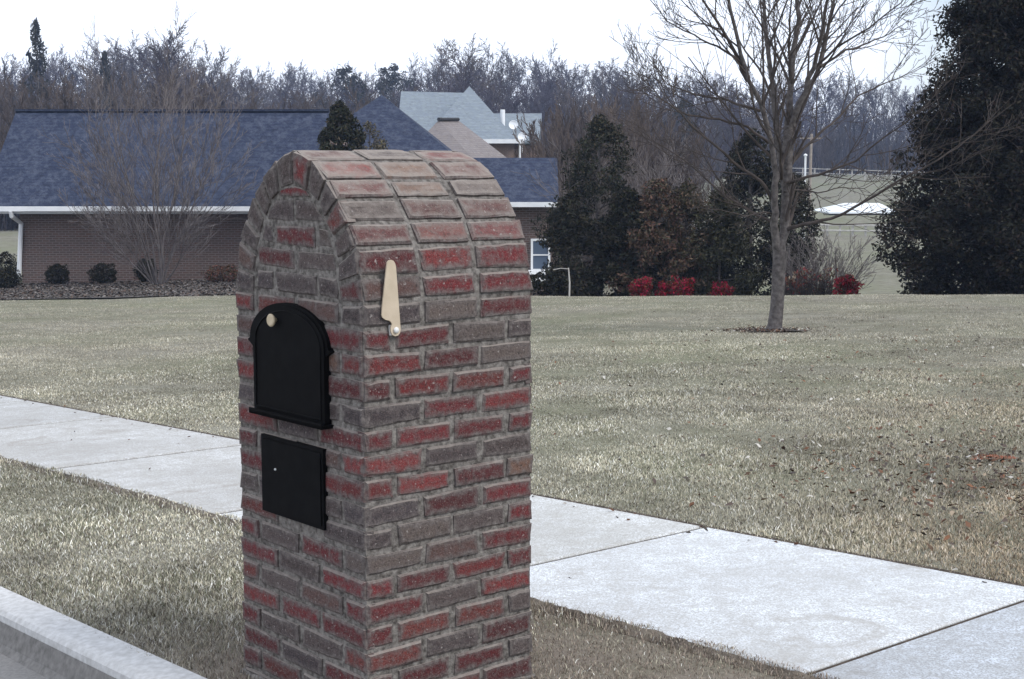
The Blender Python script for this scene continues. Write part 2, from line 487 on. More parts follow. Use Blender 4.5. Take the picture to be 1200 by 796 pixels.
def brick3(poly, nrm, col, proud=.0, back=.03, inset=.0075):
    """one brick face: back ring, worn outer ring, proud inner face"""
    nrm = Vector(nrm); poly = [Vector(p) for p in poly]
    j = random.uniform(-.002, .0032) + proud
    cen = sum(poly, Vector())/len(poly); n = len(poly)
    tang = [Vector((random.uniform(-1, 1), random.uniform(-1, 1), random.uniform(-1, 1)))*.0034 for _ in poly]
    # subdivide the outline so the worn edge is uneven
    ring = []
    for i in range(n):
        a, bq = poly[i], poly[(i+1) % n]; m = max(1, int((bq-a).length/.035))
        for q in range(m): ring.append(a.lerp(bq, q/m) + tang[i]*(1-q/m)+tang[(i+1) % n]*(q/m))
    k = len(ring); vs = [p - nrm*back for p in ring]
    U = (poly[1]-poly[0]).normalized(); Wv = nrm.cross(U).normalized()
    hu = max(abs((p-cen).dot(U)) for p in poly); hv = max(abs((p-cen).dot(Wv)) for p in poly)
    def shrink(p, m):
        d = p-cen; a = d.dot(U); b__ = d.dot(Wv)
        return cen + U*a*max(.1, (hu-m)/hu) + Wv*b__*max(.1, (hv-m)/hv)
    r1 = []; r2 = []; r3 = []
    for i, p in enumerate(ring):
        d = (cen-p); d -= nrm*d.dot(nrm); d.normalize()
        corner = any((p-q).length < .004 for q in poly)
        w = random.uniform(-.0018, .0022) + (random.choice((.0015, .0025, .006)) if corner else 0)
        r1.append(p + d*w - nrm*(.0035-j))
        ins = inset*(1.25 if corner else random.uniform(.8, 1.2))
        r2.append(shrink(p + d*w, ins*.75) + nrm*(j+random.uniform(-.0006, .0006)))
        r3.append(shrink(p, min(hu, hv)*.72) + nrm*(j+random.uniform(-.0005, .0008)))
    vs += r1 + r2 + r3
    fs = [(q*k+i, q*k+(i+1) % k, (q+1)*k+(i+1) % k, (q+1)*k+i) for q in range(3) for i in range(k)]
    fs.append(tuple(3*k+i for i in range(k)))
    masonry.add(vs, fs, col, [1.0]*(2*k)+[.8]*k+[0.0]*k)


MO = .0062   # half mortar joint


def wall_brick(face, a0, a1, z0, z1, col):
    z0 += Z0; z1 += Z0
    if face == 'side': P = [(a0, 0, z0), (a1, 0, z0), (a1, 0, z1), (a0, 0, z1)]; nn = (0, -1, 0)
    elif face == 'far': P = [(a0, W, z0), (a1, W, z0), (a1, W, z1), (a0, W, z1)]; nn = (0, 1, 0)
    elif face == 'front': P = [(0, a0, z0), (0, a1, z0), (0, a1, z1), (0, a0, z1)]; nn = (-1, 0, 0)
    else: P = [(L, a0, z0), (L, a1, z0), (L, a1, z1), (L, a0, z1)]; nn = (1, 0, 0)
    brick3(P, nn, col)


E0 = .0035
ZS = 2*c_      # spring of the vault
for i in range(-1, 18):
    zt, zb = -(i-1)*c_, -i*c_
    z0, z1 = zb+MO+random.uniform(-.001, .001), zt-MO+random.uniform(-.001, .001)
    typeB = (i % 2 == 1)
    for mirror in (0, 1):                    # near end and far end of both pairs of walls
        cols = [bcol() for _ in range(4)]
    Ls = [0, .2, .4, .6] if not typeB else [0, .1, .3, .5, .6]
    Ws = [0, .11, .33, .55, .66] if not typeB else [0, .22, .44, .66]
    Lc = {f: [bcol(.16) for _ in Ls[1:]] for f in ('side', 'far')}
    Wc = {f: [bcol(.5) for _ in Ws[1:]] for f in ('front', 'back')}
    Wc['front'] = [bcol(.62) for _ in Ws[1:]]
    Wc['front'][0] = Lc['side'][0]; Wc['front'][-1] = Lc['far'][0]; Wc['back'][0] = Lc['side'][-1]; Wc['back'][-1] = Lc['far'][-1]
    for face, cuts, cc in (('side', Ls, Lc['side']), ('far', Ls, Lc['far']), ('front', Ws, Wc['front']), ('back', Ws, Wc['back'])):
        for q in range(len(cuts)-1):
            j0 = random.uniform(-.003, .003); j1 = random.uniform(-.003, .003)
            a0 = cuts[q] + (E0 if q == 0 else MO+j0); a1 = cuts[q+1] - (E0 if q == len(cuts)-2 else MO+j1)
            # bricks cut away round the metal boxes
            if face == 'front' and q not in (0, len(cuts)-2):
                if -.44 < (z0+z1)/2 < -.215 or (z0+z1)/2 > -.14:
                    if a0 > .19 and a1 < .53 and (z0+z1)/2 < .1: continue
            wall_brick(face, a0, a1, z0, z1, cc[q])

# vault: outer profile (f - W/2, z) measured on the front
OUT = [(.33, ZS), (.33, .2035), (.32, .272), (.304, .35), (.264, .414), (.219, .478), (.166, .529), (.092, .583), (0, .613)]
INN = [(.226, ZS), (.225, .17), (.218, .231), (.206, .33), (.175, .395), (.14, .44), (.105, .473), (.055, .505), (.02, .514), (0, .515)]


def resample(pts, n):
    P = np.array(pts); d = np.r_[0, np.cumsum(np.hypot(*np.diff(P, axis=0).T))]
    t = np.linspace(0, d[-1], n+1)
    return [(float(np.interp(q, d, P[:, 0])), float(np.interp(q, d, P[:, 1]))) for q in t]


NR = 8
OR = OUT
IR = resample(INN, 64)
IR = [IR[q] for q in (0, 8, 15, 23, 31, 39, 46, 54, 64)]
for sgn in (1, -1):
    for k in range(NR):
        o0, o1, i0, i1 = OR[k], OR[k+1], IR[k], IR[k+1]
        def P2(q): return Vector((0, W/2 - sgn*q[0], q[1]+Z0))
        O0, O1, I0, I1 = P2(o0), P2(o1), P2(i0), P2(i1)
        t = (O1-O0).normalized(); nn = Vector((0, -sgn*abs(t.z) if True else 0, abs(t.y)))
        nn = Vector((0, -sgn*t.z, abs(t.y))).normalized() if t.z > 0 else Vector((0, 0, 1))
        ins = Vector((0, 0, 0))
        g = t*MO*(1.1)
        cols = [bcol(.33) for _ in range(3)]
                # outer surface: three bricks along the depth
        for q in range(3):
            s0 = q*.2 + (E0 if q == 0 else MO+random.uniform(-.002, .002)); s1 = (q+1)*.2 - (E0 if q == 2 else MO)
            a, bq = O0+g, O1-g
            brick3([(s0, a.y, a.z), (s1, a.y, a.z), (s1, bq.y, bq.z), (s0, bq.y, bq.z)], nn, cols[q])
        # end faces front and back
        ti = (I1-I0).normalized()*MO*1.0
        oo0, oo1 = O0+g-nn*E0, O1-g-nn*E0; rad = (I0+I1-O0-O1).normalized()
        poly = [oo0, oo1, I1-ti-rad*.004, I0+ti-rad*.004]
        brick3([(0, p.y, p.z) for p in poly], (-1, 0, 0), bcol(.6), .001)
        brick3([(L, p.y, p.z) for p in poly], (1, 0, 0), cols[2], .001)


def clip(poly, hull):
    """clip convex poly by convex hull (ccw), 2D"""
    out = poly
    for i in range(len(hull)):
        a, bq = hull[i], hull[(i+1) % len(hull)]; inp = out; out = []
        if not inp: break
        def side(p): return (bq[0]-a[0])*(p[1]-a[1]) - (bq[1]-a[1])*(p[0]-a[0])
        for j in range(len(inp)):
            p, q = inp[j], inp[(j+1) % len(inp)]; sp, sq = side(p), side(q)
            if sp >= 0: out.append(p)
            if sp*sq < 0: t = sp/(sp-sq); out.append((p[0]+(q[0]-p[0])*t, p[1]+(q[1]-p[1])*t))
    return out


inn = [(x-.008 if x > .01 else x, z-.004) for x, z in INN]
hull = [(x, z) for x, z in inn] + [(-x, z) for x, z in inn[-2::-1]]
area = sum(hull[i][0]*hull[(i+1) % len(hull)][1]-hull[(i+1) % len(hull)][0]*hull[i][1] for i in range(len(hull)))
if area < 0: hull = hull[::-1]
for k in range(6):
    z0 = ZS + k*c_ + MO; z1 = ZS + (k+1)*c_ - MO
    cuts = [-.33, -.11, .11, .33] if k % 2 else [-.22, 0, .22]
    if k == 5: cuts = [-.2, .2]; 
    for a0, a1 in zip(cuts[:-1], cuts[1:]):
        for face, sx, nx in (('front', .003, -1), ('back', L-.003, 1)):
            poly = clip([(a0+MO, z0), (a1-MO, z0), (a1-MO, z1), (a0+MO, z1)], hull)
            # drop near-duplicate points
            pp = []
            for p_ in poly:
                if not pp or math.hypot(p_[0]-pp[-1][0], p_[1]-pp[-1][1]) > .004: pp.append(p_)
            if len(pp) < 3 or math.hypot(pp[0][0]-pp[-1][0], pp[0][1]-pp[-1][1]) < .004: pp = pp[:-1]
            if len(pp) >= 3:
                brick3([(sx, W/2+x, z+Z0) for x, z in pp], (nx, 0, 0), bcol(.4))
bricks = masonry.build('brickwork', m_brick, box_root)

core = MB()
ins = .0055
prof = [(-(x-ins), z-(ins if z > .3 else 0)) for x, z in OUT] + [(x-ins, z-(ins if z > .3 else 0)) for x, z in OUT[-2::-1]]
prof = [(-.33+ins, -17*c_)] + prof + [(.33-ins, -17*c_)]
n = len(prof)
vs = [Vector((ins+.001, W/2+x, z+Z0)) for x, z in prof] + [Vector((L-ins-.001, W/2+x, z+Z0)) for x, z in prof]
core.add(vs, [tuple(range(n)), tuple(range(2*n-1, n-1, -1))] + [(i, i+n, (i+1) % n+n, (i+1) % n) for i in range(n)])
core.build('mortar_core', m_mortar, box_root)

# rough mortar skirt at the foot
mb = MB(); ringp = []
for (a, b_), (c2, d2) in (((0, 0), (L, 0)), ((L, 0), (L, W)), ((L, W), (0, W)), ((0, W), (0, 0))):
    for q in range(14): ringp.append((a+(c2-a)*q/14, b_+(d2-b_)*q/14))
vs = []; k = len(ringp)
for ring_i, (grow, hh) in enumerate(((.02, -.04), (.012, .006), (.006, .014), (-.02, .02))):
    for s_, f_ in ringp:
        ux, uy = s_-L/2, f_-W/2; d_ = max(abs(ux)/(L/2), abs(uy)/(W/2)); w_ = grow*random.uniform(.5, 1.3)
        ux *= 1+w_/(L/2); uy *= 1+w_/(W/2); pw_ = sf(L/2+ux, W/2+uy)
        vs.append((L/2+ux, W/2+uy, gz(pw_.x, pw_.y)+hh*random.uniform(.5, 1.2)))
mb.add(vs, [(q*k+i, q*k+(i+1) % k, (q+1)*k+(i+1) % k, (q+1)*k+i) for q in range(3) for i in range(k)])
mb.build('mortar_footing', m_mortar, box_root)

# mail door (upper, arched)
def front_prism(mb, poly, s0, s1):
    n = len(poly)
    vs = [Vector((s0, f_, z+Z0)) for f_, z in poly] + [Vector((s1, f_, z+Z0)) for f_, z in poly]
    mb.add(vs, [tuple(range(n)), tuple(range(2*n-1, n-1, -1))] + [(i, i+n, (i+1) % n+n, (i+1) % n) for i in range(n)])


def archpoly(cx, hw, zb, zs, rise, k=24, lip=0):
    P = [(cx-hw+lip, zb), (cx-hw+lip, zs-.028), (cx-hw-.012, zs-.006)] if lip else [(cx-hw, zb)]
    P += [(cx-hw*math.cos(PI*i/k), zs+rise*math.sin(PI*i/k)) for i in range(k+1)]
    P += [(cx+hw+.012, zs-.006), (cx+hw-lip, zs-.028), (cx+hw-lip, zb)] if lip else [(cx+hw, zb)]
    out = []
    for p_ in P:
        if not out or math.hypot(p_[0]-out[-1][0], p_[1]-out[-1][1]) > .0005: out.append(p_)
    return out


door = MB()
front_prism(door, archpoly(.349, .186, -.140, .065, .106), -.016, .04)
d_o = door.build('mail_door', m_black, box_root)
fr = MB()
front_prism(fr, archpoly(.356, .205, -.138, .067, .114, lip=.024), -.011, .035)
fr.build('door_frame', m_black, box_root)
lp = MB()
M = Matrix.Identity(4)
lp.box((-.036, .150, -.150+Z0), (.02, .532, -.141+Z0)); lp.box((-.036, .150, -.150+Z0), (-.031, .532, -.134+Z0))
lp.build('door_lip', m_black, d_o)
rim = MB()
for hw, rise in ((.17, .094),):
    pts = [Vector((-.017, f_, z+Z0)) for f_, z in archpoly(.349, hw, -.128, .065, rise)]
    rim.tube(pts+[pts[0]], .0022, 6)
rim.build('door_bead', m_black, d_o)
kn = MB()
Mk = Matrix.Translation((-.016, .406, .130+Z0)) @ Matrix.Rotation(-PI/2, 4, 'Y')
kn.lathe([(.006, 0), (.006, .008), (.016, .011), (.0185, .015), (.0185, .018), (.015, .0215), (.009, .0195), (.004, .0195)], Mk, 24)
kn.build('knob', m_brass, d_o, True)
# lower newspaper door
ld = MB()
front_prism(ld, [(.186, -.441), (.514, -.441), (.514, -.213), (.186, -.213)], -.008, .04)
front_prism(ld, [(.197, -.43), (.502, -.43), (.502, -.225), (.197, -.225)], -.0115, .0)
l_o = ld.build('lower_door', m_black, box_root)
sc = MB(); sc.lathe([(.0035, 0), (.0035, .003), (.002, .0045)], Matrix.Translation((-.0115, .43, -.306+Z0)) @ Matrix.Rotation(-PI/2, 4, 'Y'), 12)
sc.build('screw', m_steel, l_o)

# brass flag on the side
flg = MB()
poly = [(.074, .302), (.0755, .309), (.0815, .3145), (.089, .3155), (.0965, .3125), (.1015, .305), (.104, .295), (.1165, .14),
        (.1175, .128), (.115, .118), (.108, .1115), (.099, .1105), (.091, .114), (.086, .1215), (.0845, .130), (.086, .1385), (.0895, .1435),
        (.086, .150), (.0795, .1545), (.072, .1555), (.066, .158), (.0585, .1635), (.056, .17), (.0575, .19)]
n = len(poly)
vs = [Vector((s_, -.0095, z+Z0)) for s_, z in poly] + [Vector((s_, -.0055, z+Z0)) for s_, z in poly]
flg.add(vs, [tuple(range(n)), tuple(range(2*n-1, n-1, -1))] + [(i, i+n, (i+1) % n+n, (i+1) % n) for i in range(n)])
fl_o = flg.build('signal_flag', m_flag, box_root)
br_ = MB(); br_.box((.088, -.0052, .113+Z0), (.114, .012, .141+Z0)); br_.build('bracket', m_steel, fl_o)
rv = MB(); rv.lathe([(.007, -.006), (.007, .0), (.0085, .002), (.0085, .004), (.006, .0065), (.002, .008)], Matrix.Translation((.101, -.0095, .127+Z0)) @ Matrix.Rotation(PI/2, 4, 'X'), 16)
rv.build('rivet', m_steel, fl_o, True)

# ------------------------------------------------------------------ grass
def sf_of(x, y):
    dx, dy = x-CX, y-CY
    return dx*SX+dy*SY, dx*FX+dy*FY


def value_noise(x, y, seed, cell):
    r = np.random.default_rng(seed); T = r.random((257, 257))
    xi = (x/cell) % 256; yi = (y/cell) % 256
    x0 = xi.astype(int); y0 = yi.astype(int); fx = xi-x0; fy = yi-y0
    fx = fx*fx*(3-2*fx); fy = fy*fy*(3-2*fy)
    return (T[x0, y0]*(1-fx)+T[x0+1, y0]*fx)*(1-fy)+(T[x0, y0+1]*(1-fx)+T[x0+1, y0+1]*fx)*fy


def grass(NB):
    ang = RNG.uniform(-.52, .6, NB); d = np.exp(RNG.uniform(math.log(3.4), math.log(36), NB))
    x = d*np.sin(ang); y = d*np.cos(ang)
    s, f = sf_of(x, y)
    n1 = value_noise(x, y, 1, .5); n2 = value_noise(x, y, 2, 2.6); n3 = value_noise(x, y, 3, .11)
    wob = .035*(value_noise(x, y, 4, .12)-.5)*2
    keep = ((s > -.135+wob) & (s < 1.19+wob)) | (s > 2.54+wob)
    keep &= ~((s > -.01) & (s < .61) & (f > -.01) & (f < .67))
    bare = np.exp(-(((s-.1)/.55)**2+((f-.35)/.75)**2))*.75
    dirtm = np.maximum(bare, .9*np.exp(-(((s-.85)/.45)**4+((f+.1)/1.2)**4)))
    bare = np.maximum(bare, .45*np.exp(-(((s-.85)/.4)**2+((f+.1)/1.1)**4)))
    bare = np.maximum(bare, 1.2*np.exp(-(((x-tx)/.38)**2+((y-ty)/.38)**2)))
    keep &= RNG.random(NB) > bare
    keep &= ~((x < -3.0) & (y > 33.2+.35*np.sin(x*.8)))
    keep &= (n3*.6+n1*.5+RNG.random(NB)*.8) > .55
    keep &= ~((s > 2.5) & (s < 2.585)) | (RNG.random(NB) < .3)
    x, y, s, d, n1, n2, n3, dirtm = [q[keep] for q in (x, y, s, d, n1, n2, n3, dirtm)]
    n = len(x); z = ground(x, y)+np.interp(s, [1.08, 1.15, 1.25], [0, .014, .014])*(s < 1.5)
    z = z + .012*np.sin(x*1.7+np.sin(y*1.1))*np.sin(y*1.3)*np.clip((s-2.7)/3, 0, 1)
    h = RNG.uniform(.010, .032, n)*(.45+.9*n1)*np.interp(d, [4, 7, 12, 35], [.8, .64, .56, .48]); wd = .0011*np.sqrt(d/3.5)*RNG.uniform(.7, 1.5, n)*np.where(d > 10, 1.25, 1)
    # grass leans over the pavement edges
    a = RNG.uniform(0, 2*PI, n); lean = RNG.uniform(.2, 1.5, n)*h
    ed = np.where(((s > 1.1) & (s < 1.3)) | ((s > 2.45) & (s < 2.62)) | (s < -.08), 1.0, 0)
    lx, ly = np.cos(a)*lean, np.sin(a)*lean
    b_ = RNG.uniform(0, 2*PI, n); bx, by = np.cos(b_)*wd, np.sin(b_)*wd
    P0 = np.stack([x-bx, y-by, z-.004], 1); P1 = np.stack([x+bx, y+by, z-.004], 1)
    P2 = np.stack([x+lx*.4+bx*.7, y+ly*.4+by*.7, z+h*.65], 1); P3 = np.stack([x+lx*.4-bx*.7, y+ly*.4-by*.7, z+h*.65], 1)
    P4 = np.stack([x+lx, y+ly, z+h], 1)
    V = np.stack([P0, P1, P2, P3, P4], 1).reshape(-1, 3)
    b0 = np.arange(n)*5
    # quads plus the tip as a degenerate-free triangle strip: use triangles
    T = np.concatenate([np.stack([b0, b0+1, b0+2], 1), np.stack([b0, b0+2, b0+3], 1), np.stack([b0+3, b0+2, b0+4], 1)])
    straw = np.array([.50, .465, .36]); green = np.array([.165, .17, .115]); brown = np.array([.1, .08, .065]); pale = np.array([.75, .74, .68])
    r = RNG.random(n); g = np.clip(.15+.7*(n2-.5)+.5*(n1-.5), 0, .8)
    C = np.where((r < g)[:, None], green, straw)
    r2 = RNG.random(n); C = np.where((r2 < .2)[:, None], brown, C); C = np.where((r2 > .87)[:, None], pale, C)
    C = C*RNG.uniform(.7, 1.2, (n, 1))*(.82+.36*n1[:, None])
    big = value_noise(x*.8, y*1.6, 8, 1.9)
    mot = value_noise(x, y, 12, .22)*.5+value_noise(x, y, 13, .55)*.5+value_noise(x, y*1.5, 14, 1.4)*.4
    C = C*(.18+1.22*mot[:, None])
    dk = np.clip(dirtm*1.3, 0, .85)[:, None]*(RNG.random((n, 1)) < .8)
    C = C*(1-dk)+np.array([.25, .2, .165])*RNG.uniform(.6, 1.4, (n, 1))*dk
    rb = (np.clip((x/y-.12)*3, 0, 1)*np.clip((18-y)/8, 0, 1)*(.4+.9*value_noise(x, y, 21, .9)))[:, None]; C = C*(1-rb)+C*np.array([.74, .62, .54])*rb
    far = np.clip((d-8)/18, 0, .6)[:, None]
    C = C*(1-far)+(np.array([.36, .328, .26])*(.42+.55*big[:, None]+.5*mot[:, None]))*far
    o = np_mesh('grass', V, T, m_blade, np.repeat(C, 5, 0))
    return tag(o, 'short dormant tan and green lawn grass around the sidewalk', 'grass', kind='stuff')


grass(1400000)

# fallen leaves on the lawn
def leaves(n, fn, size, name, label):
    xs, ys, C = fn(n)
    n = len(xs); z = ground(xs, ys)+RNG.uniform(.012, .035, n)
    sz = RNG.uniform(*size, n); a = RNG.uniform(0, 2*PI, n)
    t1 = RNG.uniform(-.6, .6, n); t2 = RNG.uniform(-.6, .6, n)
    u = np.stack([np.cos(a), np.sin(a), t1], 1)*sz[:, None]; w = np.stack([-np.sin(a), np.cos(a), t2], 1)*sz[:, None]*.55
    P = np.stack([xs, ys, z], 1)
    V = np.stack([P-u, P-w*.9-u*.2, P-w*.6+u*.5, P+u, P+w*.6+u*.5, P+w-u*.2], 1)
    V[:, 1, 2] += sz*.2; V[:, 4, 2] += sz*.3
    V = V.reshape(-1, 3); b0 = np.arange(n)*6
    Fq = np.stack([b0+i for i in range(6)], 1)
    o = np_mesh(name, V, Fq, m_dull, np.repeat(C, 6, 0))
    return tag(o, label, 'leaves', kind='stuff')


LC = np.array([[.13, .07, .045], [.17, .085, .05], [.1, .06, .045], [.28, .22, .16], [.07, .06, .052], [.42, .4, .36], [.12, .08, .055], [.06, .05, .045], [.09, .07, .06]])


def leaf_pos(n):
    x1 = RNG.normal(3.0, .8, n//2); y1 = RNG.normal(7.3, .9, n//2)
    x2 = RNG.normal(4.2, 2.2, n//3); y2 = RNG.normal(12, 3.2, n//3)
    m = n-n//2-n//3
    x3 = tx+RNG.normal(-.15, .3, m); y3 = ty+RNG.normal(0, .2, m)
    x = np.r_[x1, x2, x3]; y = np.r_[y1, y2, y3]; s, f = sf_of(x, y); k = s > 2.6
    x, y = x[k], y[k]
    return x, y, LC[RNG.integers(0, len(LC), len(x))]*RNG.uniform(.7, 1.2, (len(x), 1))


leaves(4200, leaf_pos, (.008, .024), 'fallen_leaves', 'brown and grey fallen leaves scattered over the right side of the lawn')


def bed_pos(n):
    x = RNG.uniform(-20, -3.2, n); y = RNG.uniform(33.3, 46, n)
    BC = np.array([[.05, .042, .038], [.08, .068, .06], [.17, .155, .145], [.1, .07, .056], [.035, .032, .03]])
    return x, y, BC[RNG.integers(0, 5, n)]*RNG.uniform(.6, 1.3, (n, 1))


leaves(42000, bed_pos, (.015, .06), 'bed_litter', 'coarse bark and leaf litter over the planting bed of the blue-roofed house')


def debris_pos(n):
    f = RNG.uniform(-1, 9, n); s = np.where(RNG.random(n) < .75, 2.5+RNG.normal(0, .04, n), RNG.uniform(1.25, 2.5, n))
    x = CX+s*SX+f*FX; y = CY+s*SY+f*FY
    return x, y, LC[RNG.integers(0, len(LC), n)]*.8


leaves(90, debris_pos, (.006, .016), 'leaf_litter', 'small bits of dry leaf litter along the far edge of the footpath')

# ------------------------------------------------------------------ bare trees
class Grow:
    def __init__(s, seed, twig_r=.006, sides=(6, 4, 3)):
        s.r = random.Random(seed); s.trunk = MB(); s.crown = MB(); s.tw = twig_r; s.sides = sides
    def branch(s, p, d, length, r0, lvl, maxl, spread=.6, up=.12, kids=(5, 6, 5), seg=5, droop=0, ratio=(.35, .6), start=.3, wob=.16, endr=None):
        R = s.r; pts = [Vector(p)]; rad = [r0]; d = Vector(d).normalized(); step = length/seg
        endr = endr if endr is not None else max(s.tw, r0*.3)
        for i in range(seg):
            d = (d + Vector((R.gauss(0, wob), R.gauss(0, wob), R.gauss(0, wob*.6)+up))).normalized()
            pts.append(pts[-1]+d*step); rad.append(r0+(endr-r0)*((i+1)/seg)**.8)
        tgt = s.trunk if lvl == 0 else s.crown
        tgt.tube(pts, rad, s.sides[min(lvl, len(s.sides)-1)], caps=False)
        s.kids(pts, rad, length, lvl, maxl, spread, up, kids, seg, ratio, start, wob)
    def kids(s, pts, rad, length, lvl, maxl, spread, up, kids, seg, ratio, start, wob):
        if lvl >= maxl: return
        R = s.r; nk = kids[min(lvl, len(kids)-1)]
        for k in range(nk):
            t = start+(1-start)*(k+R.random())/nk
            q = t*(len(pts)-1); i = min(int(q), len(pts)-2); fr = q-i
            pp = pts[i].lerp(pts[i+1], fr); rr = rad[i]*(1-fr)+rad[i+1]*fr
            ax = (pts[i+1]-pts[i]).normalized()
            per = ax.cross(Vector((R.gauss(0, 1), R.gauss(0, 1), R.gauss(0, 1)))).normalized()
            dd = (ax*math.cos(spread)+per*math.sin(spread)*R.uniform(.7, 1.3)).normalized()
            ll = length*R.uniform(*ratio)*(1.15-.5*t)
            s.branch(pp, dd, ll, max(s.tw, rr*R.uniform(.45, .65)), lvl+1, maxl, spread*1.05, up, kids, max(3, seg-1), 0, ratio, .2, wob)


def finish_tree(g, name, loc, label, cat, mt, mc, group=None, rz=0):
    root = empty(name, loc, rz, label, cat, group)
    if g.trunk.v: g.trunk.build('trunk', mt, root, True, fix=False)
    g.crown.build('crown', mc, root, False, fix=False)
    return root


# lawn tree, traced limb by limb
K = 18.36/F
base_z = gz(tx, ty)


def lp_(pxs, y0, y1):
    n = len(pxs)
    return [Vector(((px-908)*K, y0+(y1-y0)*i/(n-1), (388-py)*K)) for i, (px, py) in enumerate(pxs)]


g = Grow(5, .0032, (12, 8, 5, 4, 3))
g.trunk.tube([(-.02, 0, -.12), (-.012, 0, 0), (.0, 0, .08), (.02, 0, .3), (.035, 0, .7), (.045, 0, .96), (.04, 0, 1.12)],
             [.15, .118, .094, .086, .084, .09, .07], 16, False)
LIMBS = [  # pixels, depth at start/end, radius at start/end, level
    ([(911, 300), (917, 272), (919, 240), (920, 200), (921, 150)], .01, .06, .066, .055),
    ([(911, 300), (904, 272), (903, 240), (902, 205), (897, 170), (886, 135), (868, 98), (852, 55), (840, 5), (832, -50), (828, -110)], -.01, -.5, .058, .012),
    ([(868, 98), (850, 66), (826, 30), (800, -5), (775, -40)], -.2, -.7, .03, .006),
    ([(919, 230), (910, 165), (903, 100), (897, 50), (893, 0), (885, -70), (884, -130)], .05, .6, .052, .01),
    ([(917, 180), (921, 130), (923, 80), (930, 25), (926, -20), (935, -90), (938, -150)], .05, .2, .055, .012),
    ([(921, 150), (936, 110), (947, 70), (953, 20), (957, -30), (966, -110)], .05, -.5, .046, .009),
    ([(924, 150), (942, 112), (961, 75), (973, 20), (985, -30), (1000, -90)], .05, .7, .044, .009),
    ([(919, 269), (935, 262), (965, 256), (1000, 235), (1040, 210), (1075, 188), (1110, 160), (1150, 125)], 0, -1.0, .028, .005),
    ([(918, 200), (940, 175), (975, 145), (1010, 112), (1055, 92), (1075, 60)], 0, .9, .026, .004),
    ([(918, 215), (950, 205), (985, 190), (1030, 150), (1065, 120)], 0, -1.1, .024, .004),
    ([(905, 238), (885, 212), (850, 190), (812, 160), (775, 128), (742, 110)], 0, -.9, .028, .005),
    ([(905, 262), (880, 248), (845, 225), (808, 190), (780, 172), (752, 150)], 0, .9, .024, .004),
    ([(896, 168), (870, 150), (835, 142), (800, 138), (765, 118), (740, 92)], 0, -.5, .022, .004),
    ([(884, 132), (850, 118), (815, 112), (785, 98), (762, 70)], -.1, .8, .02, .004),
    ([(861, 80), (830, 62), (800, 50), (768, 35), (745, 10)], -.3, -.9, .018, .004),
    ([(905, 120), (890, 80), (870, 50), (862, 10), (850, -30)], .2, 1.1, .02, .004),
    ([(922, 100), (912, 60), (908, 20), (905, -30)], 0, -.9, .022, .005),
    ([(940, 90), (968, 62), (1000, 40), (1030, 15), (1050, -15)], 0, -.8, .02, .004),
    ([(958, 80), (990, 60), (1020, 50), (1048, 38), (1075, 20)], .2, .8, .02, .004),
    ([(916, 225), (935, 222), (960, 226), (990, 220), (1020, 222), (1045, 208)], 0, .6, .014, .003),
    ([(907, 250), (890, 248), (865, 252), (835, 245), (800, 240)], 0, -.7, .014, .003),
    ([(912, 190), (915, 160), (925, 120), (935, 90), (925, 40)], 0, 1.5, .022, .004),
    ([(912, 210), (905, 180), (890, 150), (885, 110), (895, 60)], 0, -1.5, .022, .004),
]
for px, y0, y1, r0, r1 in LIMBS:
    pts = lp_(px, y0, y1)
    fine = []
    for i in range(len(pts)-1):
        for q in range(3):
            t = q/3; jitter = Vector((g.r.gauss(0, .008), g.r.gauss(0, .012), g.r.gauss(0, .006))) if (i or q) else Vector()
            fine.append(pts[i].lerp(pts[i+1], t)+jitter)
    fine.append(pts[-1]); n = len(fine)
    rad = [r0+(r1-r0)*(i/(n-1))**.75 for i in range(n)]
    (g.trunk if r0 > .04 else g.crown).tube(fine, rad, 8, False)
    Lg = sum((fine[i+1]-fine[i]).length for i in range(n-1))
    big = r0 > .04
    g.kids(fine, rad, Lg*.66, 2, 5, .6, .07, (0, 0, 10 if big else 10, 5, 2, 0), 6, (.34, .72), .2, .1)
# spur buds along the limbs
finish_tree(g, 'bare_tree', (tx, ty, base_z), 'bare grey-barked deciduous tree standing alone on the lawn right of the brick mailbox', 'tree', m_bark, m_twig)

# multi-stem tree in front of the left house
g = Grow(21, .0045, (7, 5, 4, 3))
bp = at(186, 337, 42.5)
for k in range(16):
    a = k*2.4; tilt = .1+.3*g.r.random() if k < 9 else .55+.5*g.r.random()
    if k >= 9: a = (0, PI)[k % 2]+g.r.uniform(-.8, .8)
    g.branch((math.cos(a)*.1, math.sin(a)*.1, -.1), (math.cos(a)*tilt, math.sin(a)*tilt, 1), g.r.uniform(4.6, 6.4) if k < 9 else g.r.uniform(3, 4.4), g.r.uniform(.02, .042) if k < 9 else .02, 0, 3,
             .5, .04, (10, 6, 4), 8, 0, (.32, .54), .14, .09)
finish_tree(g, 'multi_stem_tree', (bp.x, 42.5, gz(bp.x, 42.5)), 'bare many-stemmed tree spreading in front of the blue-roofed brick house', 'tree', m_palebark, m_palebark)

# ------------------------------------------------------------------ leafy plants
def leafcloud(P, size, C, flat=.0):
    """two-triangle leaf quads at the points P"""
    n = len(P)
    u = RNG.normal(size=(n, 3)); u /= np.linalg.norm(u, axis=1)[:, None]
    w = RNG.normal(size=(n, 3)); w -= u*(u*w).sum(1)[:, None]; w /= np.linalg.norm(w, axis=1)[:, None]
    sz = RNG.uniform(size*.6, size*1.4, n)[:, None]
    V = np.stack([P-u*sz, P-w*sz*.42, P+u*sz, P+w*sz*.42], 1).reshape(-1, 3)
    b0 = np.arange(n)*4
    return V, np.stack([b0, b0+1, b0+2, b0+3], 1), np.repeat(C, 4, 0)


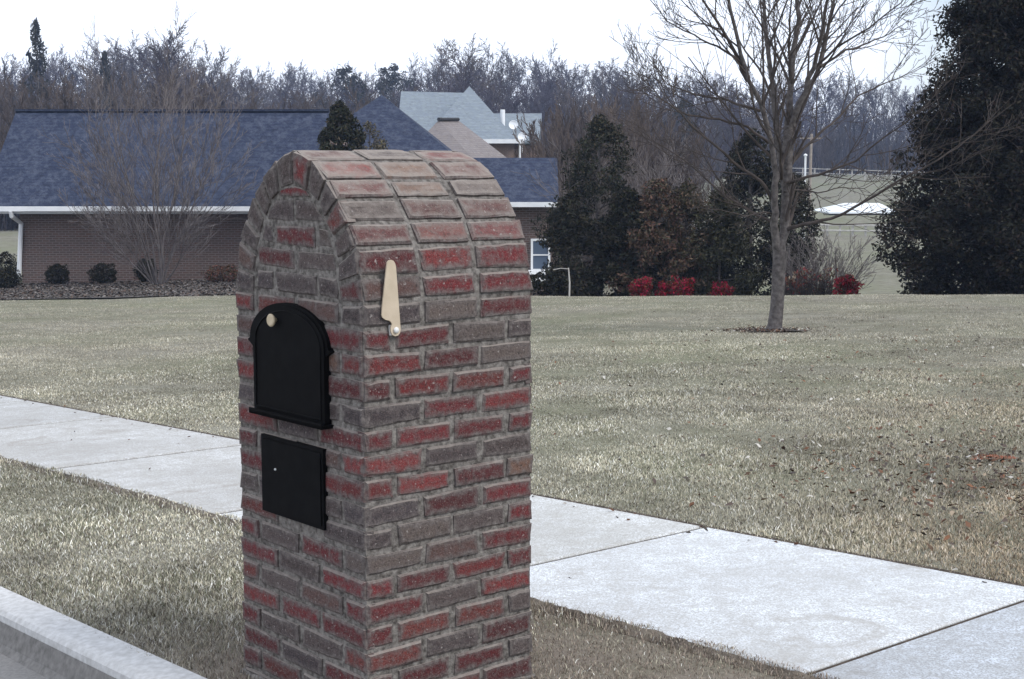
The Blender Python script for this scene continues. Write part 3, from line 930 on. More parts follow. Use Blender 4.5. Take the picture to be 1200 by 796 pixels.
def clumps(centres, rads, per, squash=.8):
    out = []
    for c, r in zip(centres, rads):
        k = int(per*(r/np.mean(rads))**2)
        d = RNG.normal(size=(k, 3)); d /= np.linalg.norm(d, axis=1)[:, None]
        q = d*(RNG.uniform(.25, 1.0, k)**.6)[:, None]*r; q[:, 2] *= squash
        out.append(c+q)
    return np.concatenate(out)


def evergreen(name, loc, H, R, profile, nclump, clump_r, per, leaf, cols, label, cat='tree', zlow=.0, trunk_r=.1, seed=0, group=None, mat=None, upsweep=0.0, fill=.3, rough=1.0):
    """crown of many leaf clumps spread on boughs; profile(t) gives relative radius at height t"""
    root = empty(name, loc, random.random()*6, label, cat, group)
    cen = []; rd = []; tw = MB()
    for _ in range(nclump):
        t = RNG.random()**.9; rr = profile(t)*R
        a = RNG.uniform(0, 2*PI); k = RNG.uniform(fill, 1.04)**.55
        lump = 1+rough*(.16*math.sin(a*3+t*9+seed)+.1*math.sin(a*5-t*14))
        z = zlow+t*(H-zlow)
        c = np.array([math.cos(a)*rr*k*lump, math.sin(a)*rr*k*lump, z+upsweep*rr*k])
        cen.append(c); rd.append(clump_r*RNG.uniform(.55, 1.35)*(.5+.5*profile(t)+.1))
        if _ % 5 == 0: tw.tube([(0, 0, z*.9), (c[0]*.5, c[1]*.5, z*.95), tuple(c)], [.02, .014, .006], 4, False)
    P = clumps(cen, rd, per)
    cols = np.array(cols); C = cols[RNG.integers(0, len(cols), len(P))]*RNG.uniform(.6, 1.35, (len(P), 1))
    V, Fq, C = leafcloud(P, leaf, C)
    np_mesh('crown', V, Fq, mat or m_leaf, C, root)
    tr = MB(); tr.tube([(0, 0, -.3), (0, 0, H*.3), (.03, 0, H*.65), (0, 0, H*.96)], [trunk_r*1.2, trunk_r, trunk_r*.6, .012], 8, False)
    tr.add(tw.v, tw.f); tr.build('trunk', m_bark, root, True, fix=False)
    return root


DARK = [(.018, .021, .012), (.028, .028, .016), (.013, .015, .01), (.04, .034, .022), (.025, .02, .014)]
CONI = [(.022, .027, .016), (.034, .036, .021), (.016, .018, .012), (.06, .05, .032)]
cone = lambda t: max(.02, (1-t)**.85)*min(1, .72+t*1.6)
fat = lambda t: max(.03, (1-t**2.1))**.75*min(1, .62+t*1.5)
spire = lambda t: max(.03, (1-t))**.75

p = at(1212, 343, 30.5)
MP = [(0, .8), (.08, .9), (.17, .93), (.31, .8), (.42, .68), (.62, .52), (.8, .34), (1, .04)]
evergreen('magnolia_tree', (p.x, 31.5, gz(p.x, 31.5)-.1), 10.2, 3.0, lambda t: float(np.interp(t, [a for a, _ in MP], [b for _, b in MP])), 1200, .42, 200, .05,
          [(.013, .014, .009), (.02, .019, .011), (.009, .01, .007), (.03, .025, .016), (.022, .014, .011)],
          'huge dark broadleaf evergreen tree filling the right edge of the photo', zlow=.1, trunk_r=.2, seed=1, fill=.05, rough=.35)
p = at(396, 200, 40)
evergreen('conifer', (p.x, 40.5, gz(p.x, 40.5)), 5.0, 1.95, lambda t: cone(t)*.95+.1*(1-t), 270, .24, 130, .05, CONI, 'small pointed green conifer in front of the blue house roof, rising above the mailbox arch', zlow=.3, trunk_r=.07, seed=2)
p = at(432, 200, 41.5)
evergreen('yellowish_conifer', (p.x, 42, gz(p.x, 42)), 4.5, 1.05, fat, 100, .26, 60, .04, [(.09, .08, .05), (.07, .065, .04), (.12, .1, .07)], 'low yellow-brown bushy conifer just right of the pointed one behind the mailbox arch', zlow=.3, trunk_r=.06, seed=3, mat=m_dull)
# screen of evergreens beyond the lawn crest
p = at(703, 343, 37.5)
evergreen('pine_tree', (p.x, 38, gz(p.x, 38)), 5.15, 2.15, lambda t: (1-t)**.6*(.85+.15*math.sin(t*17)) if t < 1 else .03, 260, .3, 80, .045, CONI, 'dark ragged pine beyond the lawn, tallest of the screen right of the mailbox', zlow=.2, trunk_r=.1, seed=4)
p = at(672, 343, 36)
evergreen('evergreen_shrub', (p.x, 36.5, gz(p.x, 36.5)), 3.0, .85, fat, 90, .28, 120, .05, DARK, 'dark rounded evergreen shrub hiding the house corner, nearest the mailbox', 'shrub', .05, .05, 5)
p = at(885, 343, 37)
evergreen('holly_tree', (p.x, 38, gz(p.x, 38)), 4.9, 1.5, fat, 190, .34, 110, .05, DARK, 'dark evergreen tree standing behind the bare lawn tree trunk', zlow=.1, trunk_r=.1, seed=6)
p = at(940, 343, 37)
evergreen('holly_tree', (p.x, 38.5, gz(p.x, 38.5)), 4.2, .85, fat, 80, .3, 100, .05, DARK, 'narrow dark evergreen just right of the bare lawn tree trunk', zlow=.1, trunk_r=.08, seed=7)
for i, (px, hh, rr, cc, lab) in enumerate([
    (768, 3.4, .95, [(.09, .065, .045), (.13, .075, .055), (.06, .055, .035)], 'reddish brown shrub in the screen, above the left red azaleas'),
    (805, 3.3, .95, [(.07, .065, .04), (.13, .09, .06), (.05, .048, .03)], 'olive brown shrub in the middle of the screen beyond the lawn'),
    (842, 3.1, .9, [(.045, .045, .026), (.06, .055, .035), (.03, .032, .02)], 'dark olive shrub left of the bare lawn tree trunk'),
    (738, 3.1, .9, DARK, 'dark low shrub between the ragged pine and the reddish shrub')]):
    p = at(px, 343, 36.2)
    evergreen('screen_shrub', (p.x, 36.2+.3*(i % 2), gz(p.x, 36.4)), hh, rr, fat, 90, .28, 120, .05, cc, lab, 'shrub', .05, .04, 8+i, 'shrubs in the screen beyond the lawn', m_dull)

# twiggy bare shrubs in the same screen
def bare_shrub(seed, n=26, h=2.6, r=.022):
    g = Grow(seed, .005, (5, 4, 3))
    for k in range(n):
        a = g.r.uniform(0, 6.28); tilt = g.r.uniform(.05, .55)
        g.branch((math.cos(a)*.2, math.sin(a)*.2, -.1), (math.cos(a)*tilt, math.sin(a)*tilt, 1), h*g.r.uniform(.7, 1.1), r, 0, 2, .5, .04, (9, 6), 5, 0, (.3, .5), .2, .1)
    return g


for i, (px, y, h, lab) in enumerate([(957, 36.5, 2.1, 'bare twiggy grey shrub at the right end of the screen'), (750, 39.5, 4.3, 'tall bare twiggy shrub behind the ragged pine'),
                                     (810, 39, 4.0, 'bare twiggy shrub rising behind the olive brown shrub')]):
    g = bare_shrub(60+i, 24, h); p = at(px, 343, y)
    finish_tree(g, 'bare_shrub', (p.x, y, gz(p.x, y)), lab, 'shrub', m_palebark, m_palebark, 'bare shrubs in the screen beyond the lawn')

# red azaleas
AZ = [(.3, .012, .035), (.3, .022, .05), (.1, .014, .018), (.2, .05, .03), (.06, .05, .025)]
for i, (px, w_, h_, y, lab) in enumerate([(750, .2, .98, 34.0, 'bright red shrub, leftmost of the red row under the dark screen'),
                                          (790, .36, 1.02, 34.1, 'widest bright red shrub, second from the left under the dark screen'),
                                          (846, .24, .92, 34.1, 'bright red shrub left of the bare tree trunk'),
                                          (992, .24, .86, 31.6, 'dark red shrub standing alone in the gap right of the bare tree trunk')]):
    p = at(px, 335, y); z = gz(p.x, y)
    top = at(px, (326, 324, 332, 322)[i], y).z
    H = top-z
    root = empty('red_shrub', (p.x, y, z), 0, lab, 'shrub', 'red shrubs at the foot of the dark screen')
    cen = [np.array([RNG.uniform(-w_, w_), RNG.uniform(-.25, .25), H*(.35+.6*RNG.random()*(1-.3*abs(RNG.normal(0, .4))))]) for _ in range(34)]
    P = clumps(cen, [.12]*34, 46); cc = np.array(AZ if i < 3 else [(.3, .02, .035), (.2, .02, .03), (.1, .03, .02), (.06, .04, .025)])
    C = cc[RNG.integers(0, len(cc), len(P))]*RNG.uniform(.6, 1.2, (len(P), 1))
    V, Fq, C = leafcloud(P, .035, C); np_mesh('foliage', V, Fq, m_dull, C, root)
    st_ = MB()
    for k in range(9): st_.tube([(0, 0, -.1), (RNG.uniform(-w_, w_)*.7, RNG.uniform(-.2, .2), H*.6)], [.012, .005], 4, False)
    st_.build('stems', m_twig, root, fix=False)
for i, px in enumerate((930, 955)):
    g = bare_shrub(90+i, 14, .75, .01); y = 32.5; p = at(px, 335, y)
    tops = []
    r_ = finish_tree(g, 'low_shrub', (p.x, y, gz(p.x, y)), ('low leaf-strewn reddish shrub just right of the bare tree trunk', 'low leaf-strewn reddish shrub left of the lone dark red one')[i], 'shrub', m_twig, m_twig, 'low shrubs on the crest')
    P = clumps([np.array([RNG.uniform(-.45, .45), RNG.uniform(-.2, .2), RNG.uniform(.25, .8)]) for _ in range(24)], [.12]*24, 14)
    cc = np.array([(.16, .06, .04), (.3, .25, .18), (.22, .05, .05), (.1, .07, .05)]); C = cc[RNG.integers(0, 4, len(P))]
    V, Fq, C = leafcloud(P, .04, C); np_mesh('foliage', V, Fq, m_dull, C, r_)

# clipped shrubs by the left house
for i, (px, py, y, rr, hh, lab) in enumerate([
    (10, 340, 41.5, .36, .62, 'small dark round shrub in front, at the left edge of the photo'),
    (6, 318, 47.5, .42, 1.0, 'dark shrub behind the corner of the house at the left edge'),
    (68, 335, 44.6, .35, .62, 'small dark round shrub against the brick wall, first right of the downspout'),
    (122, 336, 44.4, .42, .62, 'small dark round shrub against the brick wall, between the downspout and the many-stemmed tree'),
    (172, 336, 44.6, .36, .72, 'dark shrub directly behind the many-stemmed tree'),
    (262, 340, 43.5, .6, .5, 'low reddish brown shrub by the wall next to the mailbox')]):
    p = at(px, py, y); z = gz(p.x, y)
    root = empty('round_shrub', (p.x, y, z), 0, lab, 'shrub', 'round shrubs round the blue-roofed house')
    d = RNG.normal(size=(2600, 3)); d /= np.linalg.norm(d, axis=1)[:, None]; d *= (RNG.uniform(.3, 1, 2600)**.4)[:, None]
    d = d*(1+.12*np.sin(d[:, :1]*9+i)+.1*np.sin(d[:, 2:]*11))
    P = d*np.array([rr, rr, hh*.55])+np.array([0, 0, hh*.5])
    cc = np.array(DARK if i != 5 else [(.14, .06, .045), (.1, .07, .05), (.07, .06, .04)]); C = cc[RNG.integers(0, len(cc), len(P))]*RNG.uniform(.7, 1.3, (len(P), 1))
    V, Fq, C = leafcloud(P, .035, C); np_mesh('foliage', V, Fq, m_dull, C, root)
    st_ = MB()
    for k in range(5): st_.tube([(0, 0, -.05), (rr*.5*math.cos(k*1.3), rr*.5*math.sin(k*1.3), hh*.6)], [.012, .006], 4, False)
    st_.build('stems', m_twig, root, fix=False)

# ------------------------------------------------------------------ houses
def poly_roof(root, name, V3, faces, mat, thick=.12):
    """roof shell: given corner points and faces, thickened downwards"""
    mb = MB(); n = len(V3)
    vs = [Vector(p) for p in V3] + [Vector(p)-Vector((0, 0, thick)) for p in V3]
    fs = list(faces) + [tuple(i+n for i in reversed(f)) for f in faces]
    cnt = {}
    for f in faces:
        for i in range(len(f)):
            e = (f[i], f[(i+1) % len(f)]); cnt[tuple(sorted(e))] = cnt.get(tuple(sorted(e)), 0)+1
    for f in faces:
        for i in range(len(f)):
            e = (f[i], f[(i+1) % len(f)])
            if cnt[tuple(sorted(e))] == 1: fs.append((e[0], e[0]+n, e[1]+n, e[1]))
    mb.add(vs, fs)
    return mb.build(name, mat, root)


def rel(root, p): return Vector(p)-Vector(root.location)


def gable(root, x0, x1, ye, yr, yb, ze, zr, mroof, ov=.0, name='roof'):
    V3 = [rel(root, q) for q in ((x0, ye, ze), (x1, ye, ze), (x1, yr, zr), (x0, yr, zr), (x0, yb, ze), (x1, yb, ze))]
    return poly_roof(root, name, V3, [(0, 1, 2, 3), (3, 2, 5, 4)], mroof)


def walls(root, x0, x1, y0, y1, zb, zt, mat, gx=None, name='wall'):
    """box walls, with gable triangles up to gx=(yr, zr)"""
    mb = MB()
    a = [rel(root, q) for q in ((x0, y0, zb), (x1, y0, zb), (x1, y1, zb), (x0, y1, zb), (x0, y0, zt), (x1, y0, zt), (x1, y1, zt), (x0, y1, zt))]
    fs = [(0, 1, 5, 4), (1, 2, 6, 5), (2, 3, 7, 6), (3, 0, 4, 7), (4, 5, 6, 7)]
    if gx:
        a += [rel(root, (x0, gx[0], gx[1])), rel(root, (x1, gx[0], gx[1]))]
        fs = [(0, 1, 5, 4), (1, 2, 6, 9, 5), (2, 3, 7, 6), (3, 0, 4, 8, 7), (4, 5, 9, 8), (7, 8, 9, 6)]
    mb.add(a, fs)
    return mb.build(name, mat, root)


def trim(root, x0, x1, y, z, h=.16, d=.1, name='gutter'):
    mb = MB(); lo = rel(root, (x0, y-d, z-h)); hi = rel(root, (x1, y, z))
    mb.box(lo, hi)
    return mb.build(name, m_white, root)


def window(root, x0, x1, z0, z1, y, bars=1):
    mb = MB(); t = .07
    for lo, hi in (((x0, y-.05, z0), (x0+t, y, z1)), ((x1-t, y-.05, z0), (x1, y, z1)), ((x0+t, y-.05, z0), (x1-t, y, z0+t)), ((x0+t, y-.05, z1-t), (x1-t, y, z1)),
                   ((x0+t, y-.045, (z0+z1)/2-.02), (x1-t, y-.005, (z0+z1)/2+.02))):
        mb.box(rel(root, lo), rel(root, hi))
    fr = mb.build('window', m_white, root)
    g_ = MB(); g_.box(rel(root, (x0+t, y-.02, z0+t)), rel(root, (x1-t, y-.012, z1-t))); g_.build('pane', m_glass, fr)


# blue-roofed brick house
hz = gz(-10, 46)
HA = empty('blue_roofed_house', (-8, 49, hz), 0, 'long low brown brick house with dark blue shingle roof and white gutter at left', 'house')
eaveZ = at(140, 242, 45.3).z; ridgeZ = at(200, 129.5, 49.0).z
walls(HA, at(25, 300, 46).x, -5.5, 46, 52, hz-1.2, eaveZ+.05, m_wallA, (49, ridgeZ-.35))
rf = gable(HA, -16.55, -6.1, 45.3, 49.0, 52.7, eaveZ, ridgeZ, m_roof_blue)
rc = MB(); rc.box(rel(HA, (-16.56, 48.86, ridgeZ-.035)), rel(HA, (-6.1, 49.14, ridgeZ+.035))); rc.build('ridge_cap', m_roof_blue, rf)
trim(HA, -16.6, -6.0, 45.32, eaveZ+.0, .15, .12)
trim(HA, -16.6, -6.0, 45.9, eaveZ-.17, .06, .5, 'soffit')
# downspout at the left corner
dp = MB(); a = at(16, 247, 45.5); b_ = at(22, 330, 45.9)
dp.tube([rel(HA, (a.x, 45.25, eaveZ-.14)), rel(HA, (a.x, 45.3, eaveZ-.3)), rel(HA, (a.x+.08, 45.9, eaveZ-.55)), rel(HA, (b_.x, 45.92, b_.z+.12)), rel(HA, (b_.x+.02, 45.6, b_.z))], [.075]*5, 8)
dp.build('downspout', m_white, HA)
# taller hipped block behind and lower right wing
ap = at(447, 111, 51.5); er = at(604, 243, 46.0)
V3 = [rel(HA, q) for q in ((-9.4, 46.2, eaveZ-.02), (er.x, 46.2, eaveZ-.02), (er.x, 57, eaveZ-.02), (-9.4, 57, eaveZ-.02), (ap.x, 51.6, ap.z))]
poly_roof(HA, 'hipped_roof', V3, [(0, 1, 4), (1, 2, 4), (2, 3, 4), (3, 0, 4)], m_roof_blue)
walls(HA, -5.5, er.x-.4, 46.6, 56.6, hz-1.6, eaveZ-.1, m_wallA, name='side_wall')
rz_ = at(620, 185, 47.6).z; ez_ = at(640, 237, 45.2).z
x1_ = at(655, 240, 45.5).x
gable(HA, -1.6, x1_, 45.2, 47.6, 50, ez_, rz_, m_roof_blue, name='wing_roof')
walls(HA, -1.2, x1_-.25, 45.7, 49.6, hz-2.2, ez_+.02, m_wallA, (47.6, rz_-.3), name='wing_wall')
trim(HA, -1.6, x1_+.02, 45.22, ez_+.0, .15, .1, 'wing_gutter')
w0 = at(622, 318, 45.6); w1 = at(645, 280, 45.6)
window(HA, w0.x, w1.x, w0.z, w1.z, 45.68)
stp = MB(); q0 = at(618, 330, 45); q1 = at(641, 318, 45)
stp.box(rel(HA, (q0.x-.3, 44.7, q0.z)), rel(HA, (q1.x, 45.6, q0.z+.09))); stp.box(rel(HA, (q0.x-.3, 45.1, q0.z+.2)), rel(HA, (q1.x-.05, 45.6, q1.z)))
stp.build('porch_step', m_white, HA)

# brown-roofed house behind
HB = empty('brown_roofed_house', (at(540, 200, 64).x, 66, gz(-2, 64)), 0, 'house showing only a brown-grey roof slope between the dark blue and pale roofs', 'house')
R1 = at(514, 141, 68); R2 = at(537, 141, 70); C1 = at(604, 243, 60); C2 = at(664, 243, 66); L1 = at(420, 243, 64); B1 = at(560, 243, 76)
V3 = [rel(HB, q) for q in (R1, R2, C1, C2, L1, B1)]
for q in (3, 4, 5): V3[q].z = V3[2].z
poly_roof(HB, 'roof', V3, [(0, 2, 3, 1), (0, 4, 2), (1, 3, 5), (0, 1, 5, 4)], m_roof_brown)
mb = MB(); zb = -2.5
cor = [V3[2], V3[3], V3[5], V3[4]]; cen = sum(cor, Vector())/4
cor = [c0.lerp(cen, .08) for c0 in cor]
vs = [Vector((c0.x, c0.y, zb)) for c0 in cor]+[Vector((c0.x, c0.y, c0.z)) for c0 in cor]
mb.add(vs, [(0, 1, 5, 4), (1, 2, 6, 5), (2, 3, 7, 6), (3, 0, 4, 7)]); mb.build('wall', m_wallC, HB)
mb = MB(); a = rel(HB, at(514, 141, 67.8)); b_ = rel(HB, at(537, 141, 69.8))
mb.tube([a+Vector((0, 0, .04)), b_+Vector((0, 0, .04))], .09, 6); mb.build('ridge_vent', m_darkgap, HB)

# pale-roofed house further back
HC = empty('pale_roofed_house', (at(550, 200, 90).x, 92, gz(-2, 90)), 0, 'large house furthest back with a pale grey-green hipped roof and white fascia', 'house')
def pc(px, py, y): return rel(HC, at(px, py, y))
V3 = [pc(462, 190, 86), pc(470, 107, 95), pc(551, 109, 95), pc(570, 190, 86), pc(462, 190, 104), pc(600, 190, 104)]
for q in (4, 5): V3[q].z = V3[0].z
poly_roof(HC, 'roof', V3, [(0, 3, 2, 1), (1, 2, 5, 4), (0, 1, 4)], m_roof_teal)
V3 = [pc(494, 165, 84), pc(607, 165, 84), pc(550, 101, 93), pc(607, 165, 84)+Vector((0, 16, 0)), pc(494, 165, 84)+Vector((0, 16, 0))]
poly_roof(HC, 'hipped_roof', V3, [(0, 1, 2), (1, 3, 2), (3, 4, 2), (4, 0, 2)], m_roof_teal)
V3 = [pc(585, 166, 87), pc(633, 166, 87), pc(635, 133, 92), pc(575, 133, 92), pc(585, 166, 87)+Vector((0, 10, 0)), pc(635, 166, 87)+Vector((0, 10, 0))]
poly_roof(HC, 'wing_roof', V3, [(0, 1, 2, 3), (3, 2, 5, 4)], m_roof_teal)
mb = MB(); a = at(500, 166, 84.6); b_ = at(603, 166, 84.6); c0 = at(632, 170, 87.5)
for x0, x1, y0, y1, zt in ((a.x, b_.x, 84.6, 99, a.z-.02), (b_.x-1, c0.x, 87.6, 96.5, c0.z)):
    mb.box(rel(HC, (x0, y0, -4)), rel(HC, (x1, y1, zt)))
mb.build('wall', m_wallC, HC)
mb = MB(); mb.box(rel(HC, (a.x-.4, 83.8, a.z-.12)), rel(HC, (b_.x+.5, 84.0, a.z+.12))); mb.build('fascia', m_white, HC)
mb = MB(); q = at(589, 139, 88); mb.tube([rel(HC, (q.x, 88.5, q.z-.5)), rel(HC, (q.x, 88.5, q.z+.55))], .14, 10); mb.build('vent_pipe', m_white, HC)
for px, py in ((601.5, 147), (612, 161)):
    q = rel(HC, at(px, py, 86)); mb = MB()
    mb.lathe([(.04, -.2), (.05, 0), (.2, .05), (.27, .12), (.26, .13), (.18, .08), (.02, .05)], Matrix.Translation(q) @ Matrix.Rotation(PI/2.4, 4, 'X'), 16)
    mb.tube([q+Vector((0, .1, 0)), q+Vector((0, .5, -.9))], .03, 6)
    mb.build('satellite_dish', m_white, HC)
mb = MB(); q = at(609, 183, 86); q2 = at(609, 166, 86); mb.tube([rel(HC, (q.x, 84.45, q.z-2)), rel(HC, (q.x, 84.45, q2.z))], .06, 6); mb.build('downspout', m_white, HC)

# ------------------------------------------------------------------ far field: pole, shed, fences
pp = at(949, 222, 105); up_ = empty('utility_pole', (pp.x, 105, gz(pp.x, 105)), 0, 'brown wooden utility pole far off, right of the bare tree trunk', 'pole')
tz = at(949, 157, 105).z-up_.location.z
mb = MB(); mb.tube([(0, 0, -.3), (0, 0, tz*.5), (.03, 0, tz)], [.12, .11, .09], 10); mb.build('post', m_pole, up_)
mb = MB(); mb.box((-.8, -.07, tz-.35), (.8, .05, tz-.27)); mb.build('crossarm', m_pole, up_)
pw = at(943, 224, 100); wp = empty('white_post', (pw.x, 100, gz(pw.x, 100)), 0, 'thin white post standing just left of the far utility pole', 'post')
tz = at(943, 183, 100).z-wp.location.z
mb = MB(); mb.tube([(0, 0, -.3), (0, 0, tz)], [.07, .07], 8); mb.build('shaft', m_white, wp)
mb = MB(); mb.tube([(0, 0, tz), (0, 0, tz+.1), (0, 0, tz+.16)], [.13, .13, .03], 8); mb.build('cap', m_white, wp)

s0 = at(972, 252, 128); s1 = at(1052, 252, 128)
SH = empty('white_shed', ((s0.x+s1.x)/2, 131, gz(s1.x, 130)), 0, 'low far shed with a long white metal roof out in the field', 'shed')
ez = at(1000, 249, 128).z; rz2 = at(1000, 238, 132).z
V3 = [rel(SH, q) for q in ((s0.x, 128, ez), (s1.x, 128, ez), (s1.x-.6, 132, rz2), (s0.x+2.2, 132, rz2), (s0.x, 136, ez), (s1.x, 136, ez))]
poly_roof(SH, 'roof', V3, [(0, 1, 2, 3), (3, 2, 5, 4), (0, 3, 4)], m_tin)
mb = MB(); mb.box(rel(SH, (s0.x+.4, 128.5, ez-3.5)), rel(SH, (s1.x-.3, 135.5, ez-.1))); mb.build('wall', m_darkgap, SH)


def rail_fence(name, p0, p1, n, h, label):
    root = empty(name, (p0[0], p0[1], gz(*p0)), 0, label, 'fence')
    P = [Vector((p0[0]+(p1[0]-p0[0])*i/n, p0[1]+(p1[1]-p0[1])*i/n, 0)) for i in range(n+1)]
    for q in P: q.z = gz(q.x, q.y)
    for q in P:
        mb = MB(); l = rel(root, q); mb.box(l+Vector((-.07, -.07, -.2)), l+Vector((.07, .07, h+.1))); mb.build('fence_post', m_rail, root)
    for zz in (.5, 1.0):
        mb = MB(); mb.tube([rel(root, q)+Vector((0, -.11, h*zz)) for q in P], .06, 5); mb.build('rail', m_rail, root)


a = at(940, 264, 108); b_ = at(1075, 266, 106)
rail_fence('rail_fence', (a.x, 108), (b_.x, 106), 9, .8, 'low pale rail fence crossing the field in front of the white shed')
a = at(900, 195, 226); b_ = at(1110, 206, 200)
rail_fence('rail_fence', (a.x, 226), (b_.x, 200), 14, 1.3, 'far pale rail fence along the foot of the woods')

sp_ = at(667, 343, 34.5); SP = empty('garden_stake', (sp_.x, 34.5, gz(sp_.x, 34.5)), 0, 'thin pale wooden stake in front of the dark shrub nearest the mailbox', 'stake')
tz = at(668, 314, 34.5).z-SP.location.z
mb = MB(); mb.tube([(0, 0, -.1), (.01, 0, tz*.6), (-.02, 0, tz)], [.022, .02, .016], 7); mb.build('shaft', m_rail, SP)
mb = MB(); mb.tube([(-.015, -.02, tz*.97), (-.2, -.02, tz*.99), (-.38, -.02, tz*.95)], [.008]*3, 6); mb.build('crosspiece', m_rail, SP)

# ------------------------------------------------------------------ the woods
protos = []
def woodtree(seed, H, mt, mc, dens=1.0, low=.3, spread=.55, twig=.02):
    g = Grow(seed, twig, (6, 4, 3, 3))
    g.branch((0, 0, -.5), (0, 0, 1), H*.8, H*.016, 0, 3, spread, .012, (int(17*dens), 9, 7), 8, 0, (.26, .46), low, .06, endr=.04)
    root = empty('woodland_tree', (0, 0, -500), 0, 'proto', 'tree')
    g.trunk.build('trunk', mt, root, False, fix=False); g.crown.build('crown', mc, root, False, fix=False)
    return root
def brushtree(seed, H, mc):
    g = Grow(seed, .018, (4, 3, 3))
    for k in range(9):
        a = g.r.uniform(0, 6.28); tilt = g.r.uniform(.05, .35)
        g.branch((math.cos(a)*.4, math.sin(a)*.4, -.3), (math.cos(a)*tilt, math.sin(a)*tilt, 1), H*g.r.uniform(.7, 1), .06, 0, 3, .42, .06, (9, 6, 4), 6, 0, (.3, .48), .12, .08)
    root = empty('thicket_tree', (0, 0, -500), 0, 'proto', 'tree')
    g.trunk.build('trunk', mc, root, False, fix=False); g.crown.build('crown', mc, root, False, fix=False)
    return root
TALL = [woodtree(100+i, 15, m_woodfar, m_woodfar if i % 2 else m_woodmid, 1.5, (.22, .3, .18, .35, .25)[i], (.6, .7, .55, .65, .78)[i]) for i in range(5)]
BRUSH = [brushtree(200+i, 9, m_woodtan) for i in range(3)]


def pineproto(seed, H, R, prof):
    o = evergreen('woodland_pine', (0, 0, -500), H, R, prof, 95, .75, 34, .2, [(.04, .042, .035), (.055, .052, .045), (.03, .032, .028)], 'proto', zlow=H*.1, trunk_r=.2, seed=seed, rough=1.6)
    return o
PINE = [pineproto(1, 14, 3.2, cone), pineproto(2, 13, 3.4, lambda t: 0 if t < .35 else max(.05, math.sin((t-.35)/.65*PI*.9+.2)))]
used = set()


def plant(proto, x, y, s, rz, label, group, zs=None):
    o = copy_tree(proto); z = gz(x, y)
    o.location = (x, y, z); o.rotation_euler = (0, 0, rz)
    o.scale = (s, s, zs or s); o['label'] = label; o['group'] = group
    return o


R = random.Random(3)
# skyline of the photo: (px, py) of the tree tops
SKY = [(-200, 55), (0, 55), (30, 52), (55, 55), (90, 52), (130, 45), (190, 35), (240, 42), (262, 68), (300, 72), (350, 62), (400, 72), (450, 70), (490, 66), (540, 45), (580, 55),
       (620, 62), (660, 66), (720, 62), (770, 82), (830, 78), (900, 85), (960, 78), (1010, 82), (1060, 92), (1110, 105), (1400, 100)]
SKX = [a for a, _ in SKY]; SKYY = [b for _, b in SKY]
def sky_top(px): return float(np.interp(px, SKX, SKYY))
count = 0
for row, (d0, d1, step, drop, protos_, grp) in enumerate([
        (262, 300, 17, 0, TALL, 'far'), (232, 255, 19, 6, TALL, 'far'), (175, 205, 24, 16, TALL, 'mid'), (135, 160, 29, 30, TALL, 'mid'), (104, 125, 32, 50, BRUSH, 'near')]):
    px = -150.0
    while px < 1330:
        px += step*R.uniform(.6, 1.4)
        y = R.uniform(d0, d1)
        if row == 4 and (px > 800): continue
        if row == 3 and px > 1080: continue
        if row == 3 and 880 < px < 1080: continue
        if row == 2 and 900 < px < 1080: continue
        if row >= 2 and px > 780: y = R.uniform(150, 200) if px < 900 else R.uniform(235, 262)
        top_py = sky_top(px)+drop+R.uniform(-7, 14)
        if row == 4 and 540 < px < 665: continue
        if row == 4 and 470 < px < 640: top_py += 40
        x = (px-600)/F*y
        H = at(px, top_py, y).z - gz(x, y)
        base = 15.0 if protos_ is TALL else 9.5
        s = H/(base*.98)
        sx = s*R.uniform(.85, 1.15) if protos_ is TALL else s*1.1
        lab = {'far': 'bare grey tree in the far row of the wood behind the houses and field', 'mid': 'bare brown-grey tree in the middle rows of the wood behind the houses',
               'near': 'tan thicket tree in front of the wood, just behind the houses'}[grp]
        plant(R.choice(protos_), x, y, sx, R.uniform(0, 6.28), lab, {'far': 'trees in the far row of the wood', 'mid': 'trees in the middle of the wood', 'near': 'thicket trees in front of the wood'}[grp], s)
        count += 1
# the low growth between the trees of the wood reads as one mass
nU = 150000
uy = np.exp(RNG.uniform(math.log(100), math.log(330), nU)); ux = RNG.uniform(-.52, .5, nU)*uy
pxu = 600+F*ux/uy
k_ = (uy > np.interp(pxu, [-400, 600, 780, 860, 1200], [100, 112, 150, 226, 229]))
ux, uy = ux[k_], uy[k_]; pxu = pxu[k_]; nU = len(ux); uz = ground(ux, uy)
hU = RNG.uniform(1.5, 7.5, nU)*(.5+value_noise(ux+500, uy, 31, 9))*np.interp(uy, [100, 200, 330], [.75, 1.0, 1.25])
wU = RNG.uniform(.02, .05, nU)*np.sqrt(uy/100); aU = RNG.uniform(0, PI, nU)
lx, ly = RNG.normal(0, .28, nU)*hU, RNG.normal(0, .28, nU)*hU
mx, my = lx*RNG.uniform(.1, .6, nU), ly*RNG.uniform(.1, .6, nU)
cx_, cy_ = np.cos(aU)*wU, np.sin(aU)*wU
V = np.stack([np.stack([ux-cx_, uy-cy_, uz-.2], 1), np.stack([ux+cx_, uy+cy_, uz-.2], 1), np.stack([ux+mx+cx_*.8, uy+my+cy_*.8, uz+hU*.55], 1), np.stack([ux+mx-cx_*.8, uy+my-cy_*.8, uz+hU*.55], 1),
              np.stack([ux+lx, uy+ly, uz+hU], 1)], 1).reshape(-1, 3)
b0 = np.arange(nU)*5; T = np.concatenate([np.stack([b0, b0+1, b0+2], 1), np.stack([b0, b0+2, b0+3], 1), np.stack([b0+3, b0+2, b0+4], 1)])
UC = np.array([(.07, .055, .05), (.045, .038, .038), (.1, .08, .068), (.032, .03, .027), (.075, .065, .072)])
Cc = UC[RNG.integers(0, 5, nU)]*RNG.uniform(.7, 1.3, (nU, 1))
